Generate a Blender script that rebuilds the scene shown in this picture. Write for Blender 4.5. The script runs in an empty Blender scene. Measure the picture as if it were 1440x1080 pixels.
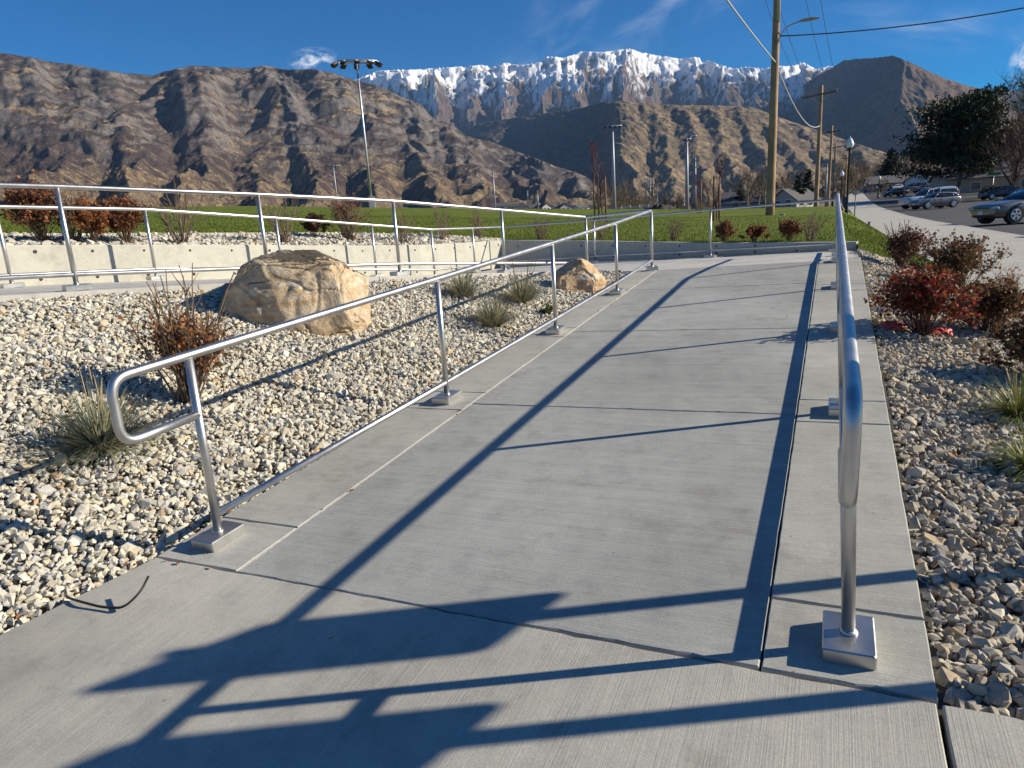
import bpy, bmesh, math, random
import numpy as np
from mathutils import Vector, Matrix
R = math.radians
random.seed(7)
scene = bpy.context.scene
COL = scene.collection

# ------------------------------------------------------------------ camera
CAM_H = 1.525
camd = bpy.data.cameras.new("camera")
camd.sensor_width = 36.0
camd.lens = 23.925
camd.clip_start = 0.05
camd.clip_end = 40000.0
cam = bpy.data.objects.new("camera", camd)
COL.objects.link(cam)
_cx = Vector((0.9078, 0.4149, -0.0609)).normalized()
_cf = Vector((-0.4173, 0.8800, -0.2268)).normalized()
_cu = _cx.cross(_cf).normalized()
_cx = _cf.cross(_cu).normalized()
cam.matrix_world = Matrix(((_cx.x, _cu.x, -_cf.x, 0.0), (_cx.y, _cu.y, -_cf.y, 0.0),
                           (_cx.z, _cu.z, -_cf.z, CAM_H), (0, 0, 0, 1)))
scene.camera = cam

# ------------------------------------------------------------------ sky, sun, exposure
SUN_EL, SUN_AZ = 26.3, 65.0          # azimuth from +Y towards +X
world = bpy.data.worlds.new("World")
scene.world = world
world.use_nodes = True
wn, wl = world.node_tree.nodes, world.node_tree.links
wn.clear()
w_out = wn.new("ShaderNodeOutputWorld")
w_bg = wn.new("ShaderNodeBackground")
w_sky = wn.new("ShaderNodeTexSky")
w_sky.sky_type = 'NISHITA'
w_sky.sun_disc = False
w_sky.sun_elevation = R(SUN_EL)
w_sky.sun_rotation = R(SUN_AZ)
w_sky.altitude = 1500.0
w_sky.air_density = 1.0
w_sky.dust_density = 0.12
w_sky.ozone_density = 3.0
w_bg.inputs['Strength'].default_value = 0.064
# wispy cirrus and two small puffs, as fields over direction
w_tc = wn.new("ShaderNodeTexCoord")
def wmath(op, a, b=None, clamp=False):
    n = wn.new("ShaderNodeMath"); n.operation = op; n.use_clamp = clamp
    for i, v in enumerate((a, b)):
        if v is None: continue
        if isinstance(v, (int, float)): n.inputs[i].default_value = v
        else: wl.new(v, n.inputs[i])
    return n.outputs[0]
def dvec(az, el):
    return (math.cos(R(el))*math.sin(R(az)), math.cos(R(el))*math.cos(R(az)), math.sin(R(el)))
def cloud_spot(az, el, half_w, half_h, scale, stretch, lo, hi, tilt=0.0):
    """soft cloud patch around a direction"""
    d = Vector(dvec(az, el)); r = Vector((math.cos(R(az)), -math.sin(R(az)), 0)); u = r.cross(d)
    r, u = r*math.cos(tilt)+u*math.sin(tilt), u*math.cos(tilt)-r*math.sin(tilt)
    def dot(v):
        n = wn.new("ShaderNodeVectorMath"); n.operation = 'DOT_PRODUCT'
        wl.new(w_tc.outputs['Generated'], n.inputs[0]); n.inputs[1].default_value = v
        return n.outputs['Value']
    a, b, f = dot(r), dot(u), dot(d)
    cb = wn.new("ShaderNodeCombineXYZ")
    wl.new(wmath('MULTIPLY', a, scale), cb.inputs[0]); wl.new(wmath('MULTIPLY', b, scale*stretch), cb.inputs[1])
    cb.inputs[2].default_value = az
    nz = wn.new("ShaderNodeTexNoise"); nz.inputs['Scale'].default_value = 1.0
    nz.inputs['Detail'].default_value = 7.0; nz.inputs['Roughness'].default_value = 0.6
    nz.inputs['Distortion'].default_value = 0.6
    wl.new(cb.outputs[0], nz.inputs['Vector'])
    mr = wn.new("ShaderNodeMapRange"); mr.interpolation_type = 'SMOOTHSTEP'
    mr.inputs['From Min'].default_value = lo; mr.inputs['From Max'].default_value = hi
    wl.new(nz.outputs['Fac'], mr.inputs['Value'])
    ra = wmath('POWER', wmath('ABSOLUTE', wmath('DIVIDE', a, math.sin(R(half_w)))), 2.0)
    rb = wmath('POWER', wmath('ABSOLUTE', wmath('DIVIDE', b, math.sin(R(half_h)))), 2.0)
    m = wmath('SUBTRACT', 1.0, wmath('ADD', ra, rb), clamp=True)
    m = wmath('MULTIPLY', m, wmath('GREATER_THAN', f, 0.0))
    return wmath('MULTIPLY', m, mr.outputs[0])
c1 = wmath('MULTIPLY', cloud_spot(-14, 15.5, 16, 5.0, 7.0, 2.6, 0.42, 0.85, tilt=0.45), 0.30)
c2 = wmath('MULTIPLY', cloud_spot(-39.0, 12.9, 1.9, 0.8, 45.0, 2.0, 0.38, 0.66, tilt=0.1), 0.9)
c3 = wmath('MULTIPLY', cloud_spot(11.1, 7.9, 1.25, 1.5, 60.0, 1.0, 0.40, 0.72), 1.1)
c4 = wmath('MULTIPLY', cloud_spot(40, 24, 26, 8.0, 6.0, 2.0, 0.42, 0.8, tilt=0.2), 0.4)
c5 = wmath('MULTIPLY', cloud_spot(7.0, 10.5, 9, 1.6, 9.0, 3.0, 0.40, 0.8, tilt=-0.3), 0.25)
csum = wmath('ADD', wmath('ADD', c1, c5), wmath('ADD', wmath('ADD', c2, c3), c4), clamp=True)
w_mix = wn.new("ShaderNodeMix"); w_mix.data_type = 'RGBA'
wl.new(csum, w_mix.inputs['Factor'])
w_hsv = wn.new("ShaderNodeHueSaturation")
w_hsv.inputs['Saturation'].default_value = 1.85
w_hsv.inputs['Value'].default_value = 1.0
w_hsv.inputs['Hue'].default_value = 0.508
wl.new(w_sky.outputs['Color'], w_hsv.inputs['Color'])
wl.new(w_hsv.outputs['Color'], w_mix.inputs[6])
w_mix.inputs[7].default_value = (10.5, 10.8, 11.2, 1)
wl.new(w_mix.outputs[2], w_bg.inputs['Color'])
wl.new(w_bg.outputs[0], w_out.inputs['Surface'])

sund = bpy.data.lights.new("sun", 'SUN')
sund.energy = 5.0
sund.angle = R(0.53)
sund.color = (1.0, 0.91, 0.745)
sun = bpy.data.objects.new("sun", sund)
COL.objects.link(sun)
sun.rotation_euler = Vector(dvec(SUN_AZ, SUN_EL)).to_track_quat('Z', 'Y').to_euler()

scene.view_settings.view_transform = 'Standard'
scene.view_settings.look = 'None'
scene.view_settings.exposure = 0.66
HAZE = 2.1e-5
scene.view_settings.gamma = 1.0
scene.view_settings.use_curve_mapping = False
scene.render.engine = 'CYCLES'
scene.cycles.use_denoising = True
scene.cycles.max_bounces = 6
scene.cycles.volume_bounces = 0
scene.cycles.transparent_max_bounces = 6

# ------------------------------------------------------------------ helpers
def tag(o, label=None, cat=None, group=None, kind=None):
    if label: o['label'] = label
    if cat: o['category'] = cat
    if group: o['group'] = group
    if kind: o['kind'] = kind
    return o

def empty(name, loc, label=None, cat=None, group=None, rz=0.0, kind=None):
    o = bpy.data.objects.new(name, None)
    o.empty_display_size = 0.2
    COL.objects.link(o)
    o.location = loc
    o.rotation_euler = (0, 0, rz)
    return tag(o, label, cat, group, kind)

def np_mesh(name, V, F, mat, parent=None, org=(0, 0, 0), col=None, smooth=False, uv=None):
    """V (n,3) array, F (m,k) int array with uniform k, optional per-vertex colour"""
    V = np.asarray(V, dtype=np.float32) - np.asarray(org, dtype=np.float32)
    F = np.asarray(F, dtype=np.int32)
    me = bpy.data.meshes.new(name)
    me.vertices.add(len(V)); me.vertices.foreach_set('co', V.ravel())
    k = F.shape[1]
    me.loops.add(F.size); me.loops.foreach_set('vertex_index', F.ravel())
    me.polygons.add(len(F))
    me.polygons.foreach_set('loop_start', np.arange(0, F.size, k, dtype=np.int32))
    me.polygons.foreach_set('loop_total', np.full(len(F), k, dtype=np.int32))
    me.polygons.foreach_set('use_smooth', np.full(len(F), bool(smooth)))
    if col is not None:
        a = me.color_attributes.new('Tint', 'FLOAT_COLOR', 'POINT')
        c = np.ones((len(V), 4), dtype=np.float32); c[:, :3] = col
        a.data.foreach_set('color', c.ravel())
    me.update(calc_edges=True)
    me.validate()
    if mat: me.materials.append(mat)
    o = bpy.data.objects.new(name, me)
    COL.objects.link(o)
    if parent is not None: o.parent = parent
    return o

class MB:
    """collects boxes, tubes and prisms; build() links them as one mesh object"""
    def __init__(s, org=(0, 0, 0)):
        s.v, s.f, s.sm, s.org = [], [], [], Vector(org)
    def add(s, vs, fs, smooth=False):
        b = len(s.v)
        s.v += [tuple(Vector(p)-s.org) for p in vs]
        s.f += [tuple(b+i for i in f) for f in fs]
        s.sm += [smooth]*len(fs)
        return s
    def box(s, c, size, rot=None, bevel=0.0):
        hx, hy, hz = (x/2 for x in size)
        m = rot if rot is not None else Matrix.Identity(3)
        if bevel <= 0:
            vs = [(x*hx, y*hy, z*hz) for z in (-1, 1) for y in (-1, 1) for x in (-1, 1)]
            fs = [(0, 2, 3, 1), (4, 5, 7, 6), (0, 1, 5, 4), (1, 3, 7, 5), (3, 2, 6, 7), (2, 0, 4, 6)]
        else:
            b = bevel
            def ring(ix, z):
                X, Y = hx-ix, hy-ix
                return [(-X, -Y+b, z), (-X+b, -Y, z), (X-b, -Y, z), (X, -Y+b, z), (X, Y-b, z), (X-b, Y, z), (-X+b, Y, z), (-X, Y-b, z)]
            vs = ring(b, -hz)+ring(0, -hz+b)+ring(0, hz-b)+ring(b, hz)
            fs = [tuple(reversed(range(8))), tuple(range(24, 32))]
            for k in range(3):
                for i in range(8):
                    j = (i+1) % 8
                    fs.append((k*8+i, k*8+j, k*8+8+j, k*8+8+i))
        cc = Vector(c)
        return s.add([m @ Vector(p)+cc for p in vs], fs)
    def tube(s, pts, r, n=10, caps=True, closed=False, smooth=True):
        pts = [Vector(p) for p in pts]
        rs = r if isinstance(r, (list, tuple)) else [r]*len(pts)
        N = len(pts)
        t0 = (pts[1]-pts[0]).normalized()
        ref = Vector((0, 0, 1)) if abs(t0.z) < 0.9 else Vector((1, 0, 0))
        u = t0.cross(ref).normalized()
        vs, prev = [], t0
        for i, p in enumerate(pts):
            if i == 0: t = t0
            elif i == N-1: t = (pts[-1]-pts[-2]).normalized()
            else: t = ((pts[i+1]-p).normalized()+(p-pts[i-1]).normalized()).normalized()
            u = (u-t*u.dot(t)).normalized()
            w = t.cross(u)
            for k in range(n):
                a = 2*math.pi*k/n
                vs.append(p+(u*math.cos(a)+w*math.sin(a))*rs[i])
        fs = []
        for i in range(N-1):
            for k in range(n):
                l = (k+1) % n
                fs.append((i*n+k, i*n+l, (i+1)*n+l, (i+1)*n+k))
        s.add(vs, fs, smooth)
        if caps:
            b = len(s.v)-len(vs)
            s.f += [tuple(b+k for k in reversed(range(n))), tuple(b+(N-1)*n+k for k in range(n))]
            s.sm += [False, False]
        return s
    def prism(s, poly, z0, z1, bevel=0.0):
        """vertical prism; poly list of xy counter-clockwise; z0/z1 numbers or functions of x,y"""
        f0 = z0 if callable(z0) else (lambda x, y: z0)
        f1 = z1 if callable(z1) else (lambda x, y: z1)
        n = len(poly)
        inn = inset(poly, bevel) if bevel > 0 else poly
        vs = [(x, y, f0(x, y)) for x, y in poly]+[(x, y, f1(x, y)-bevel) for x, y in poly]
        fs = [tuple(reversed(range(n)))]
        for i in range(n):
            j = (i+1) % n; fs.append((i, j, n+j, n+i))
        if bevel > 0:
            vs += [(x, y, f1(x, y)) for x, y in inn]
            for i in range(n):
                j = (i+1) % n; fs.append((n+i, n+j, 2*n+j, 2*n+i))
            fs.append(tuple(range(2*n, 3*n)))
        else:
            fs.append(tuple(range(n, 2*n)))
        return s.add(vs, fs)
    def lathe(s, prof, c, n=16, smooth=True):
        c = Vector(c); vs = []; m = len(prof)
        for r_, z in prof:
            for k in range(n):
                a = 2*math.pi*k/n
                vs.append(c+Vector((r_*math.cos(a), r_*math.sin(a), z)))
        fs = []
        for i in range(m-1):
            for k in range(n):
                l = (k+1) % n
                fs.append((i*n+k, i*n+l, (i+1)*n+l, (i+1)*n+k))
        fs.append(tuple(reversed(range(n)))); fs.append(tuple((m-1)*n+k for k in range(n)))
        return s.add(vs, fs, smooth)
    def build(s, name, mat, parent=None):
        me = bpy.data.meshes.new(name)
        me.from_pydata(s.v, [], s.f)
        me.polygons.foreach_set('use_smooth', s.sm)
        if mat: me.materials.append(mat)
        me.update()
        o = bpy.data.objects.new(name, me)
        COL.objects.link(o)
        if parent is not None: o.parent = parent
        else: o.location = s.org
        return o

def inset(poly, d):
    n = len(poly); out = []
    for i in range(n):
        p0, p1, p2 = Vector(poly[i-1]), Vector(poly[i]), Vector(poly[(i+1) % n])
        e1, e2 = (p1-p0).normalized(), (p2-p1).normalized()
        n1, n2 = Vector((-e1.y, e1.x)), Vector((-e2.y, e2.x))
        m = n1+n2
        k = d/max(0.3, 0.5*m.length_squared)
        q = p1+m*k
        out.append((q.x, q.y))
    return out

def fillet(pts, rad, seg=6):
    """polyline with rounded corners"""
    P = [Vector(p) for p in pts]; out = [P[0]]
    for i in range(1, len(P)-1):
        a, b, c = P[i-1], P[i], P[i+1]
        d1, d2 = (a-b), (c-b)
        l = min(rad, d1.length*0.45, d2.length*0.45)
        p, q = b+d1.normalized()*l, b+d2.normalized()*l
        for k in range(seg+1):
            t = k/seg
            out.append(p*(1-t)**2+b*2*t*(1-t)+q*t*t)
    out.append(P[-1])
    return out

def copy_tree(o, parent=None):
    c = o.copy(); COL.objects.link(c)
    if parent is not None: c.parent = parent
    for ch in list(o.children): copy_tree(ch, c)
    return c

# ---- numpy gradient noise
def _hash(ix, iy, seed):
    h = (ix.astype(np.int64)*374761393+iy.astype(np.int64)*668265263+seed*1274126177) & 0xffffffff
    h = ((h ^ (h >> 13))*1274126177) & 0xffffffff
    return ((h ^ (h >> 16)) & 0xffff)/65535.0*2*np.pi
def perlin(x, y, seed=0):
    x = np.asarray(x, float); y = np.asarray(y, float)
    x, y = np.broadcast_arrays(x, y)
    x0, y0 = np.floor(x), np.floor(y); fx, fy = x-x0, y-y0
    u, v = fx**3*(fx*(fx*6-15)+10), fy**3*(fy*(fy*6-15)+10)
    def g(i, j):
        a = _hash(x0+i, y0+j, seed)
        return np.cos(a)*(fx-i)+np.sin(a)*(fy-j)
    return 1.5*((g(0, 0)*(1-u)+g(1, 0)*u)*(1-v)+(g(0, 1)*(1-u)+g(1, 1)*u)*v)
def fbm(x, y, seed=0, oct=4, gain=0.5, lac=2.0):
    s, a = 0, 1.0
    for k in range(oct):
        s = s+a*perlin(x*lac**k, y*lac**k, seed+k*17); a *= gain
    return s
def sstep(a, b, x):
    t = np.clip((x-a)/(b-a), 0, 1); return t*t*(3-2*t)

# ------------------------------------------------------------------ materials
MATS = {}
def new_mat(name):
    m = bpy.data.materials.new(name); m.use_nodes = True
    nt = m.node_tree
    b = next(n for n in nt.nodes if n.type == 'BSDF_PRINCIPLED')
    MATS[name] = m
    return m, nt.nodes, nt.links, b
def nd(ns, typ, **kw):
    n = ns.new(typ)
    for k, v in kw.items():
        if k in n.inputs: n.inputs[k].default_value = v
        else: setattr(n, k, v)
    return n
def ramp_node(ns, stops):
    r = ns.new('ShaderNodeValToRGB'); e = r.color_ramp.elements
    while len(e) < len(stops): e.new(0.5)
    for i, (p, c) in enumerate(stops):
        e[i].position = p; e[i].color = (*c, 1) if len(c) == 3 else c
    return r
def mixc(ns, ls, fac, a, b, mode='MIX'):
    m = ns.new('ShaderNodeMix'); m.data_type = 'RGBA'; m.blend_type = mode
    for sock, v in ((m.inputs['Factor'], fac), (m.inputs[6], a), (m.inputs[7], b)):
        if hasattr(v, 'links') or hasattr(v, 'is_linked'): ls.new(v, sock)
        elif isinstance(v, (int, float)): sock.default_value = v
        else: sock.default_value = (*v, 1)
    return m.outputs[2]
def objcoord(ns, ls, scale=(1, 1, 1), rot=(0, 0, 0)):
    tc = ns.new('ShaderNodeNewGeometry')
    mp = ns.new('ShaderNodeMapping'); mp.inputs['Scale'].default_value = scale; mp.inputs['Rotation'].default_value = rot
    ls.new(tc.outputs['Position'], mp.inputs['Vector'])
    return mp.outputs[0]
def localcoord(ns, ls, scale=(1, 1, 1)):
    tc = ns.new('ShaderNodeTexCoord')
    mp = ns.new('ShaderNodeMapping'); mp.inputs['Scale'].default_value = scale
    ls.new(tc.outputs['Object'], mp.inputs['Vector'])
    return mp.outputs[0]

def mat_plain(name, col, rough=0.6, metal=0.0, spec=0.5, noise=0.0, nscale=8.0, coat=0.0, local=True):
    m, ns, ls, b = new_mat(name)
    b.inputs['Base Color'].default_value = (*col, 1)
    b.inputs['Roughness'].default_value = rough
    b.inputs['Metallic'].default_value = metal
    b.inputs['Specular IOR Level'].default_value = spec
    b.inputs['Coat Weight'].default_value = coat
    if noise > 0:
        t = nd(ns, 'ShaderNodeTexNoise', Scale=nscale, Detail=5.0, Roughness=0.6)
        ls.new(localcoord(ns, ls) if local else objcoord(ns, ls), t.inputs['Vector'])
        r = ramp_node(ns, [(0.3, tuple(c*(1-noise) for c in col)), (0.7, tuple(min(1, c*(1+noise)) for c in col))])
        ls.new(t.outputs['Fac'], r.inputs[0]); ls.new(r.outputs[0], b.inputs['Base Color'])
    return m

def mat_concrete(name, base, broom_axis=0, broom=0.5, stain=0.12, streak=0.10, pits=0.0):
    """broom_axis 0: broom lines run along X; 1: along Y; None: cast face"""
    m, ns, ls, b = new_mat(name)
    P = objcoord(ns, ls)
    big = nd(ns, 'ShaderNodeTexNoise', Scale=0.9, Detail=5.0, Roughness=0.62); ls.new(P, big.inputs['Vector'])
    med = nd(ns, 'ShaderNodeTexNoise', Scale=7.0, Detail=6.0, Roughness=0.7); ls.new(P, med.inputs['Vector'])
    fine = nd(ns, 'ShaderNodeTexNoise', Scale=140.0, Detail=3.0, Roughness=0.7); ls.new(P, fine.inputs['Vector'])
    dark, lite = tuple(c*(1-stain) for c in base), tuple(min(1, c*(1+stain)) for c in base)
    r1 = ramp_node(ns, [(0.32, dark), (0.68, lite)]); ls.new(big.outputs['Fac'], r1.inputs[0])
    c = r1.outputs[0]
    r2 = ramp_node(ns, [(0.28, (0.78, 0.78, 0.79)), (0.5, (1.0, 1.0, 1.0)), (0.74, (1.10, 1.09, 1.06))]); ls.new(med.outputs['Fac'], r2.inputs[0])
    c = mixc(ns, ls, 0.8, c, r2.outputs[0], 'MULTIPLY')
    r3 = ramp_node(ns, [(0.25, (0.66, 0.66, 0.66)), (0.75, (1.18, 1.18, 1.18))]); ls.new(fine.outputs['Fac'], r3.inputs[0])
    c = mixc(ns, ls, 0.6, c, r3.outputs[0], 'MULTIPLY')
    bump_h = fine.outputs['Fac']
    if broom_axis is not None:
        sc = (2.2, 210.0, 2.0) if broom_axis == 0 else (210.0, 2.2, 2.0)
        bn = nd(ns, 'ShaderNodeTexNoise', Scale=1.0, Detail=3.0, Roughness=0.65, Distortion=0.15)
        ls.new(objcoord(ns, ls, sc), bn.inputs['Vector'])
        sc2 = (0.7, 26.0, 1.0) if broom_axis == 0 else (26.0, 0.7, 1.0)
        bn2 = nd(ns, 'ShaderNodeTexNoise', Scale=1.0, Detail=4.0, Roughness=0.6, Distortion=0.2)
        ls.new(objcoord(ns, ls, sc2), bn2.inputs['Vector'])
        r4 = ramp_node(ns, [(0.3, (1-streak*1.6,)*3), (0.7, (1+streak,)*3)]); ls.new(bn.outputs['Fac'], r4.inputs[0])
        c = mixc(ns, ls, 0.9, c, r4.outputs[0], 'MULTIPLY')
        r5 = ramp_node(ns, [(0.3, (1-streak,)*3), (0.7, (1+streak*0.7,)*3)]); ls.new(bn2.outputs['Fac'], r5.inputs[0])
        c = mixc(ns, ls, 0.9, c, r5.outputs[0], 'MULTIPLY')
        ad = nd(ns, 'ShaderNodeMath', operation='ADD'); ls.new(bn.outputs['Fac'], ad.inputs[0])
        ml = nd(ns, 'ShaderNodeMath', operation='MULTIPLY'); ls.new(fine.outputs['Fac'], ml.inputs[0]); ml.inputs[1].default_value = 0.5
        ls.new(ml.outputs[0], ad.inputs[1]); bump_h = ad.outputs[0]
    # dark specks and sparse stains
    sp = nd(ns, 'ShaderNodeTexVoronoi', Scale=5.5); ls.new(P, sp.inputs['Vector'])
    r6 = ramp_node(ns, [(0.018, (0.4, 0.38, 0.36)), (0.04, (1, 1, 1))]); ls.new(sp.outputs['Distance'], r6.inputs[0])
    c = mixc(ns, ls, 0.7, c, r6.outputs[0], 'MULTIPLY')
    st = nd(ns, 'ShaderNodeTexNoise', Scale=2.3, Detail=8.0, Roughness=0.75); ls.new(P, st.inputs['Vector'])
    r7 = ramp_node(ns, [(0.56, (1, 1, 1)), (0.74, (0.70, 0.67, 0.62))]); ls.new(st.outputs['Fac'], r7.inputs[0])
    c = mixc(ns, ls, 0.8, c, r7.outputs[0], 'MULTIPLY')
    mk = nd(ns, 'ShaderNodeTexNoise', Scale=1.0, Detail=9.0, Roughness=0.8, Distortion=0.5); ls.new(objcoord(ns, ls, (3.1, 4.3, 3.0), (0, 0, .6)), mk.inputs['Vector'])
    r9 = ramp_node(ns, [(0.30, (1.16, 1.15, 1.13)), (0.40, (1, 1, 1)), (0.58, (1, 1, 1)), (0.70, (0.80, 0.78, 0.75))]); ls.new(mk.outputs['Fac'], r9.inputs[0])
    c = mixc(ns, ls, 0.75, c, r9.outputs[0], 'MULTIPLY')
    if pits > 0:
        pv = nd(ns, 'ShaderNodeTexVoronoi', Scale=14.0); ls.new(P, pv.inputs['Vector'])
        r8 = ramp_node(ns, [(0.05, (0.45, 0.43, 0.4)), (0.11, (1, 1, 1))]); ls.new(pv.outputs['Distance'], r8.inputs[0])
        c = mixc(ns, ls, pits, c, r8.outputs[0], 'MULTIPLY')
    ls.new(c, b.inputs['Base Color'])
    b.inputs['Roughness'].default_value = 0.85
    b.inputs['Specular IOR Level'].default_value = 0.3
    bp = nd(ns, 'ShaderNodeBump', Strength=broom, Distance=0.004)
    ls.new(bump_h, bp.inputs['Height']); ls.new(bp.outputs[0], b.inputs['Normal'])
    return m

def mat_tint(name, rough=0.85, spec=0.2, nscale=30.0, namp=0.25, bump=0.3, bdist=0.01, trans=0.0, gain=1.0, local=False):
    """colour from the mesh's own Tint attribute with fine grain on top"""
    m, ns, ls, b = new_mat(name)
    at = ns.new('ShaderNodeAttribute'); at.attribute_name = 'Tint'
    c = at.outputs['Color']
    if namp > 0:
        t = nd(ns, 'ShaderNodeTexNoise', Scale=nscale, Detail=5.0, Roughness=0.65)
        ls.new(localcoord(ns, ls) if local else objcoord(ns, ls), t.inputs['Vector'])
        r = ramp_node(ns, [(0.3, (1-namp,)*3), (0.7, (1+namp,)*3)]); ls.new(t.outputs['Fac'], r.inputs[0])
        c = mixc(ns, ls, 1.0, c, r.outputs[0], 'MULTIPLY')
        if bump > 0:
            bp = nd(ns, 'ShaderNodeBump', Strength=bump, Distance=bdist)
            ls.new(t.outputs['Fac'], bp.inputs['Height']); ls.new(bp.outputs[0], b.inputs['Normal'])
    ls.new(c, b.inputs['Base Color'])
    b.inputs['Roughness'].default_value = rough
    b.inputs['Specular IOR Level'].default_value = spec
    if trans > 0:
        tr = ns.new('ShaderNodeBsdfTranslucent'); ls.new(c, tr.inputs['Color'])
        mx = ns.new('ShaderNodeMixShader'); mx.inputs[0].default_value = trans
        out = next(n for n in ns if n.type == 'OUTPUT_MATERIAL')
        ls.new(b.outputs[0], mx.inputs[1]); ls.new(tr.outputs[0], mx.inputs[2]); ls.new(mx.outputs[0], out.inputs['Surface'])
    return m

mat_concrete('ramp_concrete', (0.378, 0.377, 0.350), 0, broom=0.42, stain=0.15, streak=0.08)
mat_concrete('curb_concrete', (0.425, 0.418, 0.372), 0, broom=0.35, stain=0.15, streak=0.06)
mat_concrete('landing_concrete', (0.462, 0.442, 0.385), 1, broom=0.36, stain=0.15, streak=0.06)
mat_concrete('upper_concrete', (0.52, 0.50, 0.46), 0, broom=0.3, stain=0.06, streak=0.06)
mat_concrete('walk_concrete', (0.46, 0.44, 0.39), 0, broom=0.3, stain=0.08, streak=0.06)
mat_concrete('wall_concrete', (0.49, 0.475, 0.405), None, broom=0.25, stain=0.07, pits=0.8)
mat_plain('sealant', (0.55, 0.53, 0.47), 0.8, noise=0.25, nscale=60)
mat_plain('joint_dark', (0.05, 0.048, 0.045), 0.95)

def mat_steel(name, base=(0.58, 0.57, 0.55), rough=0.37):
    m, ns, ls, b = new_mat(name)
    t = nd(ns, 'ShaderNodeTexNoise', Scale=260.0, Detail=3.0, Roughness=0.7); ls.new(objcoord(ns, ls), t.inputs['Vector'])
    t2 = nd(ns, 'ShaderNodeTexNoise', Scale=9.0, Detail=5.0, Roughness=0.6); ls.new(objcoord(ns, ls), t2.inputs['Vector'])
    r = ramp_node(ns, [(0.3, tuple(c*0.86 for c in base)), (0.7, tuple(min(1, c*1.08) for c in base))]); ls.new(t2.outputs['Fac'], r.inputs[0])
    ls.new(r.outputs[0], b.inputs['Base Color'])
    b.inputs['Metallic'].default_value = 1.0
    mr = nd(ns, 'ShaderNodeMapRange'); mr.inputs['To Min'].default_value = rough-0.05; mr.inputs['To Max'].default_value = rough+0.12
    ls.new(t2.outputs['Fac'], mr.inputs['Value']); ls.new(mr.outputs[0], b.inputs['Roughness'])
    bp = nd(ns, 'ShaderNodeBump', Strength=0.08, Distance=0.001); ls.new(t.outputs['Fac'], bp.inputs['Height']); ls.new(bp.outputs[0], b.inputs['Normal'])
    return m
mat_steel('brushed_steel')
mat_steel('galvanised', (0.5, 0.52, 0.54), 0.45)
# ================================================================== large structure
# surveyed lines of the place (metres, camera foot at the origin, +Y up the ramp)
RAILY = np.array([-2., 1.0, 3.9, 5.55, 7.11, 9.03, 11.07]); RAILX = np.array([-8.2, -7.12, -6.04, -5.4, -4.8, -4.28, -3.71])
RAILZ = np.array([1.45, 1.32, 1.20, 1.11, 1.01, .86, .70])
def f_ramp(x, y): return .024*x+.077*y
def f_landing(x, y): return .735+.020*(x+2.45)-.015*(y-10.3)
def f_bedL(x, y):
    xl = np.interp(y, RAILY, RAILX)+.25
    xr = np.where(np.asarray(y) < 1.98, -2.877-(1.98-y)*.204, np.interp(y, [1.98, 10], [-2.88, -2.74]))
    t = np.clip((x-xl)/np.maximum(xr-xl, .05), 0, 1)
    return (1-t)*(np.interp(y, RAILY, RAILZ)-.05)+t*(f_ramp(xr, y)-.05)
def f_walk(y): return np.interp(y, [-3, 0, 12, 45, 60, 100, 150, 250, 400, 600], [.1, .15, .3, .33, .42, .95, 2.4, 6.0, 12.5, 21.])
def f_bedR(x, y):
    t = np.clip((x-.36)/1.44, 0, 1)
    return (1-t)*(f_ramp(.36, np.minimum(y, 10.8))-.045)+t*(f_walk(y)-.02)

# ---------------- mountains
def ae_arrays(tab):
    a = np.array(tab); return a[:, 0], a[:, 1]
M1 = [(-72, 12.2), (-65.49, 12.5), (-62.26, 12.59), (-58.71, 12.57), (-57.22, 12.43), (-55.9, 12.18), (-54.9, 12.15), (-52.86, 11.86), (-51.37, 11.74), (-50.05, 11.65), (-49.23, 11.95), (-48.28, 12.15), (-47.41, 12.36), (-45.05, 12.27), (-43.58, 12.24), (-42.56, 12.43), (-41.08, 12.2), (-39.8, 12.15), (-39.02, 12.2), (-37.49, 11.89), (-35.95, 11.38), (-34.01, 10.89), (-32.46, 10.09), (-31.07, 9.53), (-30.48, 8.69), (-28.59, 7.87), (-27.91, 7.15), (-25.69, 6.5), (-22.69, 5.24), (-20.85, 4.42), (-19.0, 3.75), (-17.89, 3.13), (-15.82, 2.17), (-13.6, 1.0)]
M2 = [(-40, 10.0), (-37.65, 10.58), (-35.95, 11.43), (-34.16, 12.02), (-31.0, 12.03), (-29.63, 12.02), (-28.24, 12.06), (-26.47, 12.12), (-25.09, 11.95), (-24.69, 12.08), (-24.24, 12.15), (-23.26, 11.89), (-21.98, 11.95), (-21.48, 12.12), (-21.02, 12.38), (-19.76, 12.19), (-19.04, 12.33), (-18.38, 12.51), (-16.81, 12.33), (-15.83, 12.34), (-14.76, 12.39), (-13.96, 12.07), (-12.75, 11.71), (-11.85, 11.52), (-10.81, 11.27), (-9.77, 11.3), (-8.23, 10.65), (-7.11, 10.19), (-6.06, 10.2), (-5.07, 9.94), (-4.1, 10.05), (-3.27, 9.9), (-2.33, 10.01), (-1.51, 9.48), (-0.59, 9.59), (0.48, 9.07), (2.3, 8.37)]
M3 = [(-34, 4.0), (-29.81, 6.3), (-26.72, 7.98), (-24.45, 8.16), (-21.95, 8.37), (-18.81, 8.51), (-16.92, 8.87), (-15.49, 8.81), (-13.33, 8.47), (-10.82, 8.08), (-8.57, 7.86), (-5.81, 7.48), (-4.81, 7.02), (-3.16, 6.21), (-1.21, 5.37), (1.49, 4.12), (3.6, 3.23), (5.37, 2.44), (7.01, 1.26), (8.31, 0.5)]
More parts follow.
